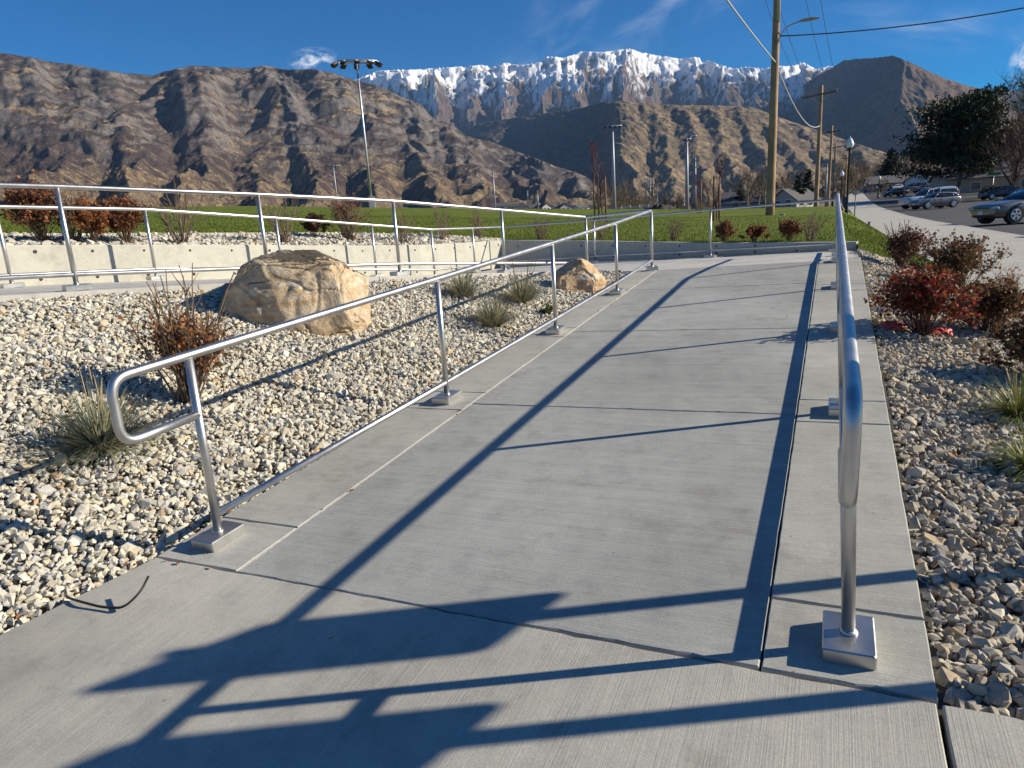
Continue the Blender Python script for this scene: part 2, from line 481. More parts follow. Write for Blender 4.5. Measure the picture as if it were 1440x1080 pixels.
M4 = [(-12, 3.5), (-7.67, 5.66), (-5.01, 7.39), (-2.42, 8.67), (-0.58, 9.36), (0.31, 9.82), (1.48, 9.74), (2.66, 9.66), (3.39, 9.63), (4.4, 9.08), (5.83, 8.16), (7.5, 7.26), (9.11, 6.59), (10.22, 5.49), (11.4, 4.68), (14.0, 3.29), (18, 2.0)]
M5 = [(5.0, 4.5), (7.11, 5.46), (8.25, 6.19), (9.26, 6.57), (10.39, 6.48), (10.88, 6.32), (13.0, 6.4), (16.35, 5.78), (24, 5.0), (38, 4.2), (55, 3.4), (80, 2.6)]

SCRUB, SCRUB2 = np.array([.078, .058, .053]), np.array([.120, .092, .077])
TAN, TAN2 = np.array([.345, .262, .150]), np.array([.20, .152, .095])
ROCK, ROCK2 = np.array([.14, .13, .125]), np.array([.205, .192, .18])
SNOW = np.array([.86, .88, .92])
PINE = np.array([.035, .036, .032])

def erode(z, du, dv, uplift, K, iters, talus, seed, mexp=.45, jit=.35):
    """stream-power carving of a height grid; row 0 along axis 1 is the base level"""
    nu, nv = z.shape; N = z.size
    ids = np.arange(N).reshape(nu, nv)
    offs = [(-1, -1), (-1, 0), (-1, 1), (0, -1), (0, 1), (1, -1), (1, 0), (1, 1)]
    rng = np.random.default_rng(seed)
    for it in range(iters):
        zz = z+rng.uniform(0, jit, z.shape)
        best = np.zeros(z.shape); rec = ids.copy(); dist = np.ones(z.shape)
        pad = np.pad(zz, 1, constant_values=1e9); ipad = np.pad(ids, 1)
        for a, b in offs:
            d = math.hypot(a*du, b*dv)
            s = (zz-pad[1+a:1+a+nu, 1+b:1+b+nv])/d
            mk = s > best
            best = np.where(mk, s, best); rec = np.where(mk, ipad[1+a:1+a+nu, 1+b:1+b+nv], rec); dist = np.where(mk, d, dist)
        rec[:, 0] = ids[:, 0]
        r = rec.ravel(); D = dist.ravel()
        depth = np.where(r == np.arange(N), 0, -1); levels = [np.where(depth == 0)[0]]
        left = np.where(depth < 0)[0]
        while len(left):
            ok = depth[r[left]] == len(levels)-1
            cur = left[ok]
            if not len(cur): break
            depth[cur] = len(levels); levels.append(cur); left = left[~ok]
        A = np.full(N, du*dv)
        for cur in reversed(levels[1:]): np.add.at(A, r[cur], A[cur])
        f = K*A**mexp/D
        zf = (z+uplift).ravel().copy(); z0 = z.ravel()
        zf[levels[0]] = z0[levels[0]]+np.where(levels[0] % nv == 0, 0, uplift.ravel()[levels[0]])
        for cur in levels[1:]:
            zr = zf[r[cur]]
            q = (zf[cur]+f[cur]*zr)/(1+f[cur])
            zf[cur] = np.minimum(q, zr+talus*D[cur])
        z = zf.reshape(nu, nv)
    return z

def bil(G, fu, fv):
    iu = np.clip(np.floor(fu).astype(int), 0, G.shape[0]-2); iv = np.clip(np.floor(fv).astype(int), 0, G.shape[1]-2)
    a, c = np.clip(fu-iu, 0, 1), np.clip(fv-iv, 0, 1)
    return G[iu, iv]*(1-a)*(1-c)+G[iu+1, iv]*a*(1-c)+G[iu, iv+1]*(1-a)*c+G[iu+1, iv+1]*a*c

def mountain(name, tab, az0, az1, nc, nr, r_foot, r_crest, el_foot, power, ridges, seed_amp, ero, fine, paint, seed, label=None, extra=None, crest_wob=0.06, gx=220, gy=150, terr=None):
    """a range carved on its own grid (azimuth x distance), its crest line fitted to the surveyed skyline"""
    ta, te = ae_arrays(tab)
    def frame(az):
        rf = r_foot(az) if callable(r_foot) else np.full(len(az), float(r_foot))
        rc = (r_crest(az) if callable(r_crest) else r_crest)*(1+crest_wob*fbm(az/7.0, az*0+.7, seed+50, 3))
        ef = np.interp(az, [p[0] for p in el_foot], [p[1] for p in el_foot])
        return rf, rc, CAM_H+rf*np.tan(np.radians(ef)), ef
    # --- carve
    ga = np.linspace(az0, az1, gx); gt = np.linspace(0, 1, gy)
    rf, rc, zf, ef = frame(ga)
    eg = np.interp(ga, ta, te); Hc = rc*np.tan(np.radians(np.maximum(eg, ef+.3)))+CAM_H-zf
    GA, GT = np.meshgrid(np.radians(ga), gt, indexing='ij')
    rcm = float(np.median(rc)); U0 = GA*.5*(rcm+rf.mean()); V0 = (rc-rf)[:, None]*GT
    Hs = np.maximum(Hc, 30)[:, None]
    z = Hs*power(GT)+ridge_wave(GA, GT, ridges, seed_amp, .42, seed+7, .5)*np.sin(np.pi*np.clip(GT*.85+.05, 0, 1))*Hs/Hs.max()
    z += fbm(U0/300, V0/300, seed+3, 4)*seed_amp*.35
    z[:, 0] = 0
    du, dv = float(U0[1, 0]-U0[0, 0]), float((rc-rf).mean()/(gy-1))
    K, iters, talus, up = ero
    upl = Hs*up*sstep(-.05, .9, GT)*np.ones_like(GT)
    z = erode(np.maximum(z, 0), du, dv, upl, K, iters, talus, seed)
    # --- mesh
    az = np.linspace(az0, az1, nc)
    e_t = np.interp(az, ta, te)+0.03*fbm(az*2.3, az*0+3.3, seed+90, 4)
    rf, rc, zf, ef = frame(az)
    t = np.concatenate([np.linspace(0, 1, nr-6), np.array([1.012, 1.03, 1.06, 1.1, 1.16, 1.25])])
    A, T = np.meshgrid(np.radians(az), t, indexing='ij')
    tt = np.clip(T, 0, 1)
    Rr = rf[:, None]+(rc-rf)[:, None]*T
    Hc = rc*np.tan(np.radians(np.maximum(e_t, ef+.3)))+CAM_H-zf
    U = A*(0.5*(rcm+rf[:, None])); V = Rr-rf[:, None]
    wob = 1.3*fbm(U/150, V/150, seed+70, 4)
    Zr = bil(z, (A-np.radians(az0))/np.radians(az1-az0)*(gx-1)+wob, tt*(gy-1)+.7*fbm(U/120, V/120, seed+71, 3))
    # fit: broad scale to the skyline, then a correction that fades out below the crest
    zc = Zr[:, np.argmin(np.abs(t-1))]
    kk = np.ones(31)/31
    ratio = np.convolve(np.pad(Hc/np.maximum(zc, 20), 15, mode='edge'), kk, 'valid')
    Zr = Zr*np.clip(ratio, .2, 4)[:, None]
    if extra is not None: Zr = np.maximum(Zr+extra(A, tt, U, V), 3)
    spur = np.zeros_like(U)
    for wl, amp in fine: spur += amp*(1-2*np.abs(perlin(U/wl+.5*fbm(U/wl/2, V/wl/2, seed+5, 2), V/(wl*1.8), seed+int(wl))))
    Zr += spur*sstep(0, .1, tt)
    if terr is not None:     # rock bands: level benches and short cliffs where the rock crops out
        hb, am, fr, t_lo = terr
        zb_ = Zr+.5*hb*fbm(U/260, V/260, seed+44, 3)
        ph = zb_/hb-np.floor(zb_/hb)
        step = (sstep(.62, .98, ph)-ph)*hb
        msk = sstep(-.05, .30, fbm(U/fr, V/(fr*.7), seed+45, 4))*sstep(t_lo, t_lo+.15, tt)*(1-sstep(.97, 1.0, tt))
        Zr += am*step*msk
    Z = zf[:, None]+Zr
    for _ in range(3):
        el = np.arctan2(Z-CAM_H, Rr); pk = np.argmax(el, axis=1)
        rm = Rr[np.arange(nc), pk]; zm = Z[np.arange(nc), pk]
        want = CAM_H+rm*np.tan(np.radians(np.maximum(e_t, ef+.15)))
        dlt = (want-zm); kz = np.ones(7)/7; dlt = np.convolve(np.pad(dlt, 3, mode='edge'), kz, 'valid') if _ < 2 else np.convolve(np.pad(dlt, 1, mode='edge'), np.ones(3)/3, 'valid')
        Z = Z+dlt[:, None]*np.where(dlt[:, None] > 0, sstep(.45, 1., tt), np.clip((Z-zf[:, None])/np.maximum(zm-zf, 10)[:, None], 0, 1)**2.2)
    Z = Z-np.where(T > 1, (T-1)*(rc-rf)[:, None]*0.75, 0)
    X, Y = Rr*np.sin(A), Rr*np.cos(A)
    dZt = np.gradient(Z, axis=1)/np.maximum(np.gradient(Rr, axis=1), 1e-3)
    dZa = np.gradient(Z, axis=0)/np.maximum(Rr*np.gradient(A, axis=0), 1e-3)
    slope = np.hypot(dZt, dZa)
    # convexity: ridges positive, gullies negative
    k2 = 6
    lap = Z-(np.roll(Z, k2, 0)+np.roll(Z, -k2, 0)+np.roll(Z, k2, 1)+np.roll(Z, -k2, 1))/4
    col = paint(A, tt, U, V, Z, slope, dZa, dZt, lap, (Z-zf[:, None])/np.maximum(Hc[:, None], 1))
    nrr = len(t)
    idx = np.arange(nc*nrr).reshape(nc, nrr)
    F = np.stack([idx[:-1, :-1], idx[1:, :-1], idx[1:, 1:], idx[:-1, 1:]], -1).reshape(-1, 4)
    o = np_mesh(name, np.stack([X, Y, Z], -1).reshape(-1, 3), F, MATS['mountain'], col=col.reshape(-1, 3), smooth=True)
    tag(o, label, kind='structure')
    return o

def ridge_wave(A, t, ridges, amp, vf, seed, warp=.35):
    """saw-toothed spurs: ridges = (azimuth at crest, azimuth at foot); vf = how close the gully lies to the ridge's western side"""
    az = np.degrees(A)+warp*fbm(np.degrees(A)*.55, t*2.6, seed, 2)
    s = 1-t
    rz = [a+(b-a)*s for a, b in ridges]
    out = np.zeros_like(az)-1.0
    for i in range(len(rz)-1):
        l, r_ = rz[i], rz[i+1]
        v = r_-(r_-l)*vf
        m1 = (az >= l) & (az < v); m2 = (az >= v) & (az < r_)
        out = np.where(m1, 1-2*(az-l)/np.maximum(v-l, .05), out)
        out = np.where(m2, -1+2*(az-v)/np.maximum(r_-v, .05), out)
    return amp*out
def lerp3(a, b, m): return a*(1-m[..., None])+b*m[..., None]

m, ns, ls, b = new_mat('mountain')
at = ns.new('ShaderNodeAttribute'); at.attribute_name = 'Tint'
P = objcoord(ns, ls, (.01, .01, .016))
t1 = nd(ns, 'ShaderNodeTexNoise', Scale=2.4, Detail=8.0, Roughness=0.72); ls.new(P, t1.inputs['Vector'])
r1 = ramp_node(ns, [(0.33, (.70, .68, .68)), (0.62, (1.17, 1.15, 1.12))]); ls.new(t1.outputs['Fac'], r1.inputs[0])
cc = mixc(ns, ls, 1.0, at.outputs['Color'], r1.outputs[0], 'MULTIPLY')
tf = nd(ns, 'ShaderNodeTexNoise', Scale=13.0, Detail=4.0, Roughness=0.7); ls.new(P, tf.inputs['Vector'])
rf_ = ramp_node(ns, [(0.38, (.52, .50, .50)), (0.56, (1.16, 1.15, 1.13))]); ls.new(tf.outputs['Fac'], rf_.inputs[0])
sxc = ns.new('ShaderNodeSeparateColor'); ls.new(at.outputs['Color'], sxc.inputs[0])
mrs = nd(ns, 'ShaderNodeMapRange'); mrs.inputs['From Min'].default_value = .5; mrs.inputs['From Max'].default_value = .8; mrs.inputs['To Min'].default_value = .75; mrs.inputs['To Max'].default_value = .12
ls.new(sxc.outputs['Blue'], mrs.inputs['Value'])
cc = mixc(ns, ls, mrs.outputs[0], cc, rf_.outputs[0], 'MULTIPLY')
ls.new(cc, b.inputs['Base Color'])
b.inputs['Roughness'].default_value = .95; b.inputs['Specular IOR Level'].default_value = .1
bp = nd(ns, 'ShaderNodeBump', Strength=.75, Distance=15.0); ls.new(t1.outputs['Fac'], bp.inputs['Height'])
bp2 = nd(ns, 'ShaderNodeBump', Strength=.6, Distance=5.0); ls.new(tf.outputs['Fac'], bp2.inputs['Height']); ls.new(bp.outputs[0], bp2.inputs['Normal']); ls.new(bp2.outputs[0], b.inputs['Normal'])

def paint1(A, t, U, V, Z, slope, sa, st, spur, hn):
    n1 = fbm(U/420, V/420, 11, 5, .6); n2 = fbm(U/90, V/60, 12, 5, .65); n3 = fbm(U/120, Z/30, 13, 4, .6); n4 = fbm(U/34, V/26, 15, 3, .6)
    az = np.degrees(A)
    c = lerp3(np.broadcast_to(SCRUB*.82, A.shape+(3,)), SCRUB2*1.05, sstep(-.35, .4, n2+.4*n4))
    # dry grass on the gentle benches low down
    right = sstep(-40, -30, az)
    low = sstep(.40+.26*right, .06+.14*right, hn+.14*n1)
    gr = sstep(-.02, .14, n1*.75+n2*.85+.3*n4+.95*low-.52)*(1-.55*sstep(.5, .95, slope))
    c = lerp3(c, lerp3(np.broadcast_to(TAN2, A.shape+(3,)), TAN, sstep(-.3, .4, n2+n1)), gr*.92)
    dk = sstep(.16, .30, n4+.5*n2)*sstep(.75, .3, hn)
    c = lerp3(c, SCRUB*.7, dk*.6)
    # grey rock on the steep bands
    rk = sstep(.72, 1.15, slope+.5*n3)*sstep(.26, .48, hn+.2*n1)
    c = lerp3(c, lerp3(np.broadcast_to(ROCK, A.shape+(3,)), ROCK2, sstep(-.3, .4, n3+.5*n4)), rk*.75)
    pn = sstep(.25, .45, fbm(U/120, V/120, 14, 4, .6)+.3*sstep(.86, .99, hn)-.12)*sstep(.45, .7, hn)
    return lerp3(c, PINE, pn*.6)
def paint2(A, t, U, V, Z, slope, sa, st, spur, hn):
    n1 = fbm(U/500, V/500, 21, 5, .6); n2 = fbm(U/110, V/110, 22, 5, .62); n3 = fbm(U/200, Z/26, 24, 4, .6)
    strata = np.sin(Z/46+1.3*fbm(U/700, V/900, 23, 3))+.6*n3
    red = np.array([.125, .088, .076])
    c = lerp3(np.broadcast_to(red, A.shape+(3,)), ROCK*.85, sstep(-.3, .4, n2))
    face = np.clip(sa*1.1, -1, 1)                    # + faces west, holds the snow lower down
    line = .735-.13*face+.05*n1+.03*n2
    s = sstep(line-.035, line+.035, hn)
    streak = sstep(line-.17, line-.01, hn)*sstep(.05, .30, n2+.25*face)
    s = np.maximum(s, streak*.8)
    bands = sstep(.55, .95, strata)*sstep(.45, .75, slope)*sstep(1.0, .92, hn)*sstep(-.15, .25, n1+n2*.6)
    s = s*(1-.9*bands)
    return lerp3(c, SNOW, np.clip(s, 0, 1))
def paint3(A, t, U, V, Z, slope, sa, st, spur, hn):
    n1 = fbm(U/330, V/330, 31, 5, .6); n2 = fbm(U/60, V/45, 32, 4, .6)
    c = lerp3(np.broadcast_to(TAN2*1.0, A.shape+(3,)), TAN*.95, np.clip(.5+n1, 0, 1))
    sc = sstep(-.05, .25, n2*.9+.5*n1+.25*hn-.22-.3*np.clip(spur/14, -1, 1))
    c = lerp3(c, SCRUB2*1.1, sc*.85)
    jun = sstep(.28, .4, fbm(U/34, V/34, 33, 2, .5))*sstep(.5, .8, hn)
    c = lerp3(c, PINE, jun*.8)
    left = sstep(-15.6, -17.5, np.degrees(A))  # western flank in shadow: its shade painted in as darker scrub and rock tones
    c = lerp3(c, lerp3(np.broadcast_to(SCRUB*1.15, A.shape+(3,)), ROCK, np.clip(n2+.2, 0, 1)), left*.85)
    return c
def paint4(A, t, U, V, Z, slope, sa, st, spur, hn):
    n1 = fbm(U/500, V/500, 41, 5, .6); n2 = fbm(U/110, V/90, 42, 4, .6)
    c = lerp3(np.broadcast_to(np.array([.115, .085, .070]), A.shape+(3,)), np.array([.17, .12, .09]), np.clip(.5+n1, 0, 1))
    lit_grass = sstep(.86, .55, hn+.12*n1)*sstep(2.0, 5.0, np.degrees(A))  # tan grass kept to the sunlit side, so its light is partly painted in
    c = lerp3(c, lerp3(np.broadcast_to(TAN2, A.shape+(3,)), TAN, np.clip(.4+n2, 0, 1)), lit_grass*sstep(-.25, .1, n2)*.9)
    dk = sstep(.1, .35, n2+.3*n1)
    return lerp3(c, SCRUB*.9, dk*.55)
def paint5(A, t, U, V, Z, slope, sa, st, spur, hn):
    n2 = fbm(U/150, V/150, 52, 4, .6)
    return lerp3(np.broadcast_to(np.array([.10, .085, .07]), A.shape+(3,)), TAN2*.7, np.clip(.3+n2, 0, 1))

EL_F = [(-75, 3.9), (-60.4, 3.2), (-44.4, 2.6), (-35.9, 2.0), (-25.6, 1.25), (-17, .6), (-11.4, .3), (0, -.02), (30, .0)]
def el_off(d): return [(a, e+d) for a, e in EL_F]
# brown front range with benches at its foot
RG1 = [(-82, -86), (-73, -78), (-66, -69), (-61, -64), (-54.6, -58.6), (-50.4, -53.4), (-46.6, -49.6), (-42.6, -44.0), (-39.0, -40.6), (-35.6, -35.8), (-32.4, -31.0), (-28.8, -25.6), (-25.3, -20.8), (-21.5, -16.5), (-17, -12), (-10, -5)]
def extra1(A, t, U, V):
    bench = 60*np.exp(-((t-.16)/.06)**2)*(.7+.9*perlin(U/420, V*0+.3, 5))+36*np.exp(-((t-.30)/.05)**2)*(.5+perlin(U/300, V*0+7.3, 6))
    cl = 0
    for hb, w, a, s in ((.66, .012, 34, 61), (.78, .012, 34, 62), (.54, .014, 26, 63), (.90, .010, 28, 64)):
        msk = np.clip(.1+1.9*fbm(U/380, t*3, s, 3), 0, 1)
        cl = cl+a*sstep(hb-w, hb+w, t+.035*fbm(U/150, t*4, s+3, 3))*msk
    return bench+cl-sstep(.45, 1, t)*50
mountain('front_range', M1, -76, -13.4, 860, 230, lambda a: np.interp(a, [-76, -35, -13], [1700, 2000, 2600]), 4300, el_off(-.5),
         lambda t: .22*t+.78*sstep(-.02, 1.10, t)**1.25, RG1, 230, (.016, 14, .80, .018), [(130, 7), (52, 5), (24, 2.8)],
         paint1, 101, 'brown scrub covered front range with tan grassy benches at its foot', extra=extra1, terr=(58, .42, 300, .25))
RG2 = [(-42, -44), (-38.5, -40), (-35.2, -37.2), (-32.2, -34.2), (-29.4, -31.2), (-26.4, -28.6), (-24.1, -25.2), (-21.0, -22.6), (-18.3, -19.6), (-15.0, -16.6), (-12.4, -13.2), (-9.9, -10.4), (-7.6, -7.9), (-5.4, -5.6), (-2.4, -2.6), (.2, .4), (3, 3.4), (7, 8)]
def extra2(A, t, U, V):
    st = 0
    for hb, w_, a, s in ((.74, .008, 42, 71), (.84, .007, 46, 72), (.92, .006, 42, 73), (.64, .008, 30, 74)):
        st = st+a*sstep(hb-w_, hb+w_, t+.02*fbm(U/400, t*2, s, 3))*np.clip(.35+1.3*fbm(U/900, t, s+5, 2), 0, 1)
    return st-sstep(.5, 1, t)*90
mountain('snowy_mountain', M2, -39, 1.8, 640, 230, 6000, 10500, [(-75, 3.5), (-40, 3.0), (-20, 3.2), (5, 2.6)],
         lambda t: .45*t+.55*sstep(-.05, 1.02, t), RG2, 660, (.010, 2, 1.5, .006), [(420, 20), (170, 10), (70, 4)],
         paint2, 202, 'snow capped mountain ridge with dark rock bands below the snow', extra=extra2, gx=200, gy=110, terr=(120, .7, 700, .5))
RG3 = [(-36, -38), (-30, -31), (-24, -24.4), (-20.6, -21.0), (-15.6, -14.2), (-13.2, -11.4), (-11.2, -8.6), (-9.0, -5.8), (-7.0, -3.2), (-5.0, -.6), (-2.6, 2.4), (.6, 5.6), (4, 8.6), (8, 12), (12, 16)]
mountain('foothill', M3, -33, 8.2, 560, 190, lambda a: np.interp(a, [-33, -20, -16.5, -13, 8], [5200, 3900, 3450, 3230, 3300]), lambda a: np.interp(a, [-33, -24, -19.5, -16.6, -15.6, -14.4, -11, 8], [9200, 7000, 5900, 5300, 5080, 5030, 5150, 5200]), el_off(-.25),
         lambda t: .6*t+.4*sstep(0, 1.0, t), RG3, 100, (.018, 16, .68, .016), [(90, 5), (40, 3.5), (20, 2)],
         paint3, 303, 'tan grassy foothill dotted with juniper, its western flank steep', crest_wob=.02)
RG4 = [(-16, -17), (-10, -11), (-6, -6.4), (-2.6, -2.4), (.4, 1.4), (4.6, 6.4), (8.0, 9.6), (11, 13), (16, 18)]
mountain('rounded_mountain', M4, -11, 17.5, 420, 190, lambda a: np.interp(a, [-11, 1, 5.5, 17], [7200, 5400, 4600, 5000]), lambda a: np.interp(a, [-11, 1, 4.0, 7, 17], [12500, 8300, 7200, 7300, 8200]), el_off(-.2),
         lambda t: .5*t+.5*sstep(0, 1.0, t), RG4, 80, (.012, 16, .6, .012), [(140, 12), (60, 7), (28, 3)],
         paint4, 404, 'dark rounded mountain with a bare tan shoulder', crest_wob=.02)
RG5 = [(0, 0), (6, 6), (9, 9), (12, 12), (16, 16), (20, 20), (26, 26), (34, 34), (41, 41), (50, 50), (58, 58), (68, 68), (82, 82)]
mountain('far_hills', M5, 5.2, 78, 420, 60, 9000, 11500, el_off(-.2),
         lambda t: sstep(-.2, 1.05, t), RG5, 60, (.01, 8, .6, .01), [(160, 8)], paint5, 505, 'low grey brown hills beyond the rounded mountain', gx=200, gy=60)

# ---------------- ground sheet out to the hills
CRA = np.array([-90, -75, -60.4, -44.4, -25.6, -11.4, -5, 0, 6, 90]); CRZ = np.array([6.6, 6.3, 5.28, 4.64, 3.22, 2.11, 1.75, 1.5, 1.3, 1.3])
def f_terrain(az, r):
    zc = np.interp(az, CRA, CRZ)
    ef = np.interp(az, [p[0] for p in EL_F], [p[1] for p in EL_F])
    sight = CAM_H+r*np.tan(np.radians(ef-.12))
    near = np.interp(r, [0, 52, 66, 90, 140], [-.6, -.6, 0, 1, 1])*(zc-.7+.6)-.6
    near = np.where(r < 52, -.6, near)
    w = sstep(85, 400, r)
    z = near*(1-w)+np.maximum(sight, near-1)*w
    street = f_walk(r)-.45
    ws = sstep(-3.5, .5, az)*sstep(16, 60, r)
    z2 = np.where(r < 40, np.minimum(z, -.6), street)
    return np.where(az > -3.5, z*(1-ws)+np.minimum(z2, 25)*ws if True else z, z)
az = np.concatenate([np.linspace(-100, -15, 60), np.linspace(-14, 16, 90), np.linspace(17, 100, 50), np.linspace(105, 255, 40)])
rr = np.concatenate([np.array([.0, 2, 5, 10, 20, 30, 40, 52, 60, 66, 72, 80]), np.geomspace(90, 12500, 60)])
A, RR = np.meshgrid(az, rr, indexing='ij')
Z = f_terrain(A, RR)+np.where(RR > 150, .25*fbm(RR*np.sin(np.radians(A))/40, RR*np.cos(np.radians(A))/40, 3, 3), 0)*np.clip(RR/400, 0, 1)
Ar = np.radians(A)
V = np.stack([RR*np.sin(Ar), RR*np.cos(Ar), Z], -1).reshape(-1, 3)
n0, n1_ = A.shape; idx = np.arange(n0*n1_).reshape(n0, n1_)
F = np.stack([idx[:-1, :-1], idx[1:, :-1], idx[1:, 1:], idx[:-1, 1:]], -1).reshape(-1, 4)[:, ::-1]
m, ns, ls, b = new_mat('dry_ground')
t1 = nd(ns, 'ShaderNodeTexNoise', Scale=.05, Detail=8.0, Roughness=.7); ls.new(objcoord(ns, ls), t1.inputs['Vector'])
r1 = ramp_node(ns, [(.35, (.10, .085, .06)), (.5, (.17, .135, .085)), (.66, (.27, .205, .12))]); ls.new(t1.outputs['Fac'], r1.inputs[0])
ls.new(r1.outputs[0], b.inputs['Base Color']); b.inputs['Roughness'].default_value = .95
tag(np_mesh('ground', V, F, m), kind='structure')

# ---------------- lawn
LE = np.array([(-16, -1., 2.25), (-12.6, 2.5, 2.02), (-11.3, 5.3, 1.88), (-10.6, 7.3, 1.78), (-9.4, 11.4, 1.59), (-8.3, 13.3, 1.44), (-7.05, 14.72, 1.20), (-4.6, 14.68, 1.07), (-2.1, 14.17, .94), (.06, 13.72, .875), (.4, 13.65, .86)])
def resample(P, n):
    P = np.asarray(P, float); d = np.r_[0, np.cumsum(np.linalg.norm(np.diff(P, axis=0), axis=1))]
    s = np.linspace(0, d[-1], n); return np.stack([np.interp(s, d, P[:, k]) for k in range(P.shape[1])], -1)
q = resample(LE, 140)
qa = np.degrees(np.arctan2(q[:, 0], q[:, 1]))
fa = np.interp(np.linspace(0, 1, 140), np.linspace(0, 1, 140), np.linspace(-88, 0.35, 140))
fa = .5*fa+.5*np.maximum.accumulate(qa)
fa[-1] = .36
RC = 66.
S = np.linspace(0, 1, 90)**1.5
fx, fy = RC*np.sin(np.radians(fa)), RC*np.cos(np.radians(fa))
X = q[:, 0, None]+(fx-q[:, 0])[:, None]*S; Y = q[:, 1, None]+(fy-q[:, 1])[:, None]*S
def f_lawn_z(x, y, z0, s):
    zc = np.interp(np.degrees(np.arctan2(x, y)), CRA, CRZ)
    return z0+(zc-z0)*np.clip(s, 0, 1)**1.15-2.2*np.clip(s-.93, 0, 1)**1.0*3
Z = f_lawn_z(X, Y, q[:, 2, None], S[None, :])+.02*fbm(X/3, Y/3, 8, 3)*np.minimum(S*8, 1)
LAWN_P = (X, Y, Z)
idx = np.arange(X.size).reshape(X.shape)
F1 = np.stack([idx[:-1, :-1], idx[1:, :-1], idx[1:, 1:], idx[:-1, 1:]], -1).reshape(-1, 4)
V1 = np.stack([X, Y, Z], -1).reshape(-1, 3)
# strip of lawn between the ramp head and the pavement
ys = np.concatenate([np.linspace(12.35, 20, 24), np.linspace(21, 66, 40)]); xs = np.linspace(0, 1, 8)
YS, XS = np.meshgrid(ys, xs, indexing='ij')
x0 = np.interp(ys, [12.35, 13.64, 13.66, 66], [.42, .42, .4, .41])
XX = x0[:, None]+(1.78-x0)[:, None]*XS
zl = np.interp(ys, [12.35, 13.65, 66], [.74, .86, 1.45]); zl = np.where(ys > 13.6, np.interp(ys, [13.6, 66], [.86, 1.40]), zl)
ZZ = zl[:, None]*(1-XS)+(f_walk(ys)+.02)[:, None]*XS+.06*np.sin(XS*3.14)
idx2 = np.arange(XX.size).reshape(XX.shape)+len(V1)
F2 = np.stack([idx2[:-1, :-1], idx2[:-1, 1:], idx2[1:, 1:], idx2[1:, :-1]], -1).reshape(-1, 4)
V2 = np.stack([XX, YS, ZZ], -1).reshape(-1, 3)
m, ns, ls, b = new_mat('lawn')
P = objcoord(ns, ls)
t1 = nd(ns, 'ShaderNodeTexNoise', Scale=.45, Detail=8.0, Roughness=.72); ls.new(P, t1.inputs['Vector'])
t2 = nd(ns, 'ShaderNodeTexNoise', Scale=9.0, Detail=6.0, Roughness=.75); ls.new(P, t2.inputs['Vector'])
r1 = ramp_node(ns, [(.3, (.075, .112, .014)), (.52, (.118, .155, .02)), (.72, (.19, .19, .042))]); ls.new(t1.outputs['Fac'], r1.inputs[0])
r2 = ramp_node(ns, [(.3, (.62, .64, .6)), (.7, (1.3, 1.25, 1.2))]); ls.new(t2.outputs['Fac'], r2.inputs[0])
cc = mixc(ns, ls, 1.0, r1.outputs[0], r2.outputs[0], 'MULTIPLY'); ls.new(cc, b.inputs['Base Color'])
b.inputs['Roughness'].default_value = .9; b.inputs['Specular IOR Level'].default_value = .15
bp = nd(ns, 'ShaderNodeBump', Strength=.8, Distance=.05); ls.new(t2.outputs['Fac'], bp.inputs['Height']); ls.new(bp.outputs[0], b.inputs['Normal'])
tag(np_mesh('lawn', np.r_[V1, V2], np.r_[F1, F2], m, smooth=True), kind='structure')
# blades on the nearer lawn
def interp_grid(G, fu, fv):
    iu = np.clip(np.floor(fu).astype(int), 0, G.shape[0]-2); iv = np.clip(np.floor(fv).astype(int), 0, G.shape[1]-2)
    a, c = fu-iu, fv-iv
    return G[iu, iv]*(1-a)*(1-c)+G[iu+1, iv]*a*(1-c)+G[iu, iv+1]*(1-a)*c+G[iu+1, iv+1]*a*c
rg = np.random.default_rng(4)
def blades(px, py, pz, hgt, wid, lean, tint, rng):
    n = len(px); a = rng.uniform(0, 2*np.pi, n); la = rng.uniform(0, 2*np.pi, n); l = rng.uniform(.1, 1, n)*lean
    base = np.stack([px, py, pz], -1); d = np.stack([np.cos(a), np.sin(a), 0*a], -1)*wid[:, None]/2
    tip = base+np.stack([np.cos(la)*l*hgt, np.sin(la)*l*hgt, hgt], -1)
    V = np.stack([base-d, base+d, tip], 1).reshape(-1, 3)
    return V, np.arange(3*n).reshape(-1, 3), np.repeat(tint, 3, 0)
N = 60000
fu = rg.uniform(8, X.shape[0]-1.001, N); fv = rg.uniform(0, 1, N)**1.4*50
bx, by, bz = (interp_grid(G, fu, fv) for G in LAWN_P)
N2 = 9000
fu2 = rg.uniform(0, 1, N2)**1.5*40; fv2 = rg.uniform(0, 6.999, N2)
b2 = [interp_grid(G, fu2, fv2) for G in (XX, YS, ZZ)]
bx, by, bz = np.r_[bx, b2[0]], np.r_[by, b2[1]], np.r_[bz, b2[2]]
n = len(bx); dist = np.hypot(bx, by)
tint = np.array([.112, .152, .022])*rg.uniform(.6, 1.5, (n, 1))*np.array([1, 1, 1])+np.array([.05, .03, .005])*rg.uniform(0, 1, (n, 1))**3
V, F, C = blades(bx, by, bz-.005, rg.uniform(.03, .06, n), .006+.0010*dist*rg.uniform(.5, 1.2, n), .9, tint, rg)
mat_tint('grass_blade', rough=.7, namp=0, trans=.3)
tag(np_mesh('grass', V, F, MATS['grass_blade'], col=C), kind='stuff')

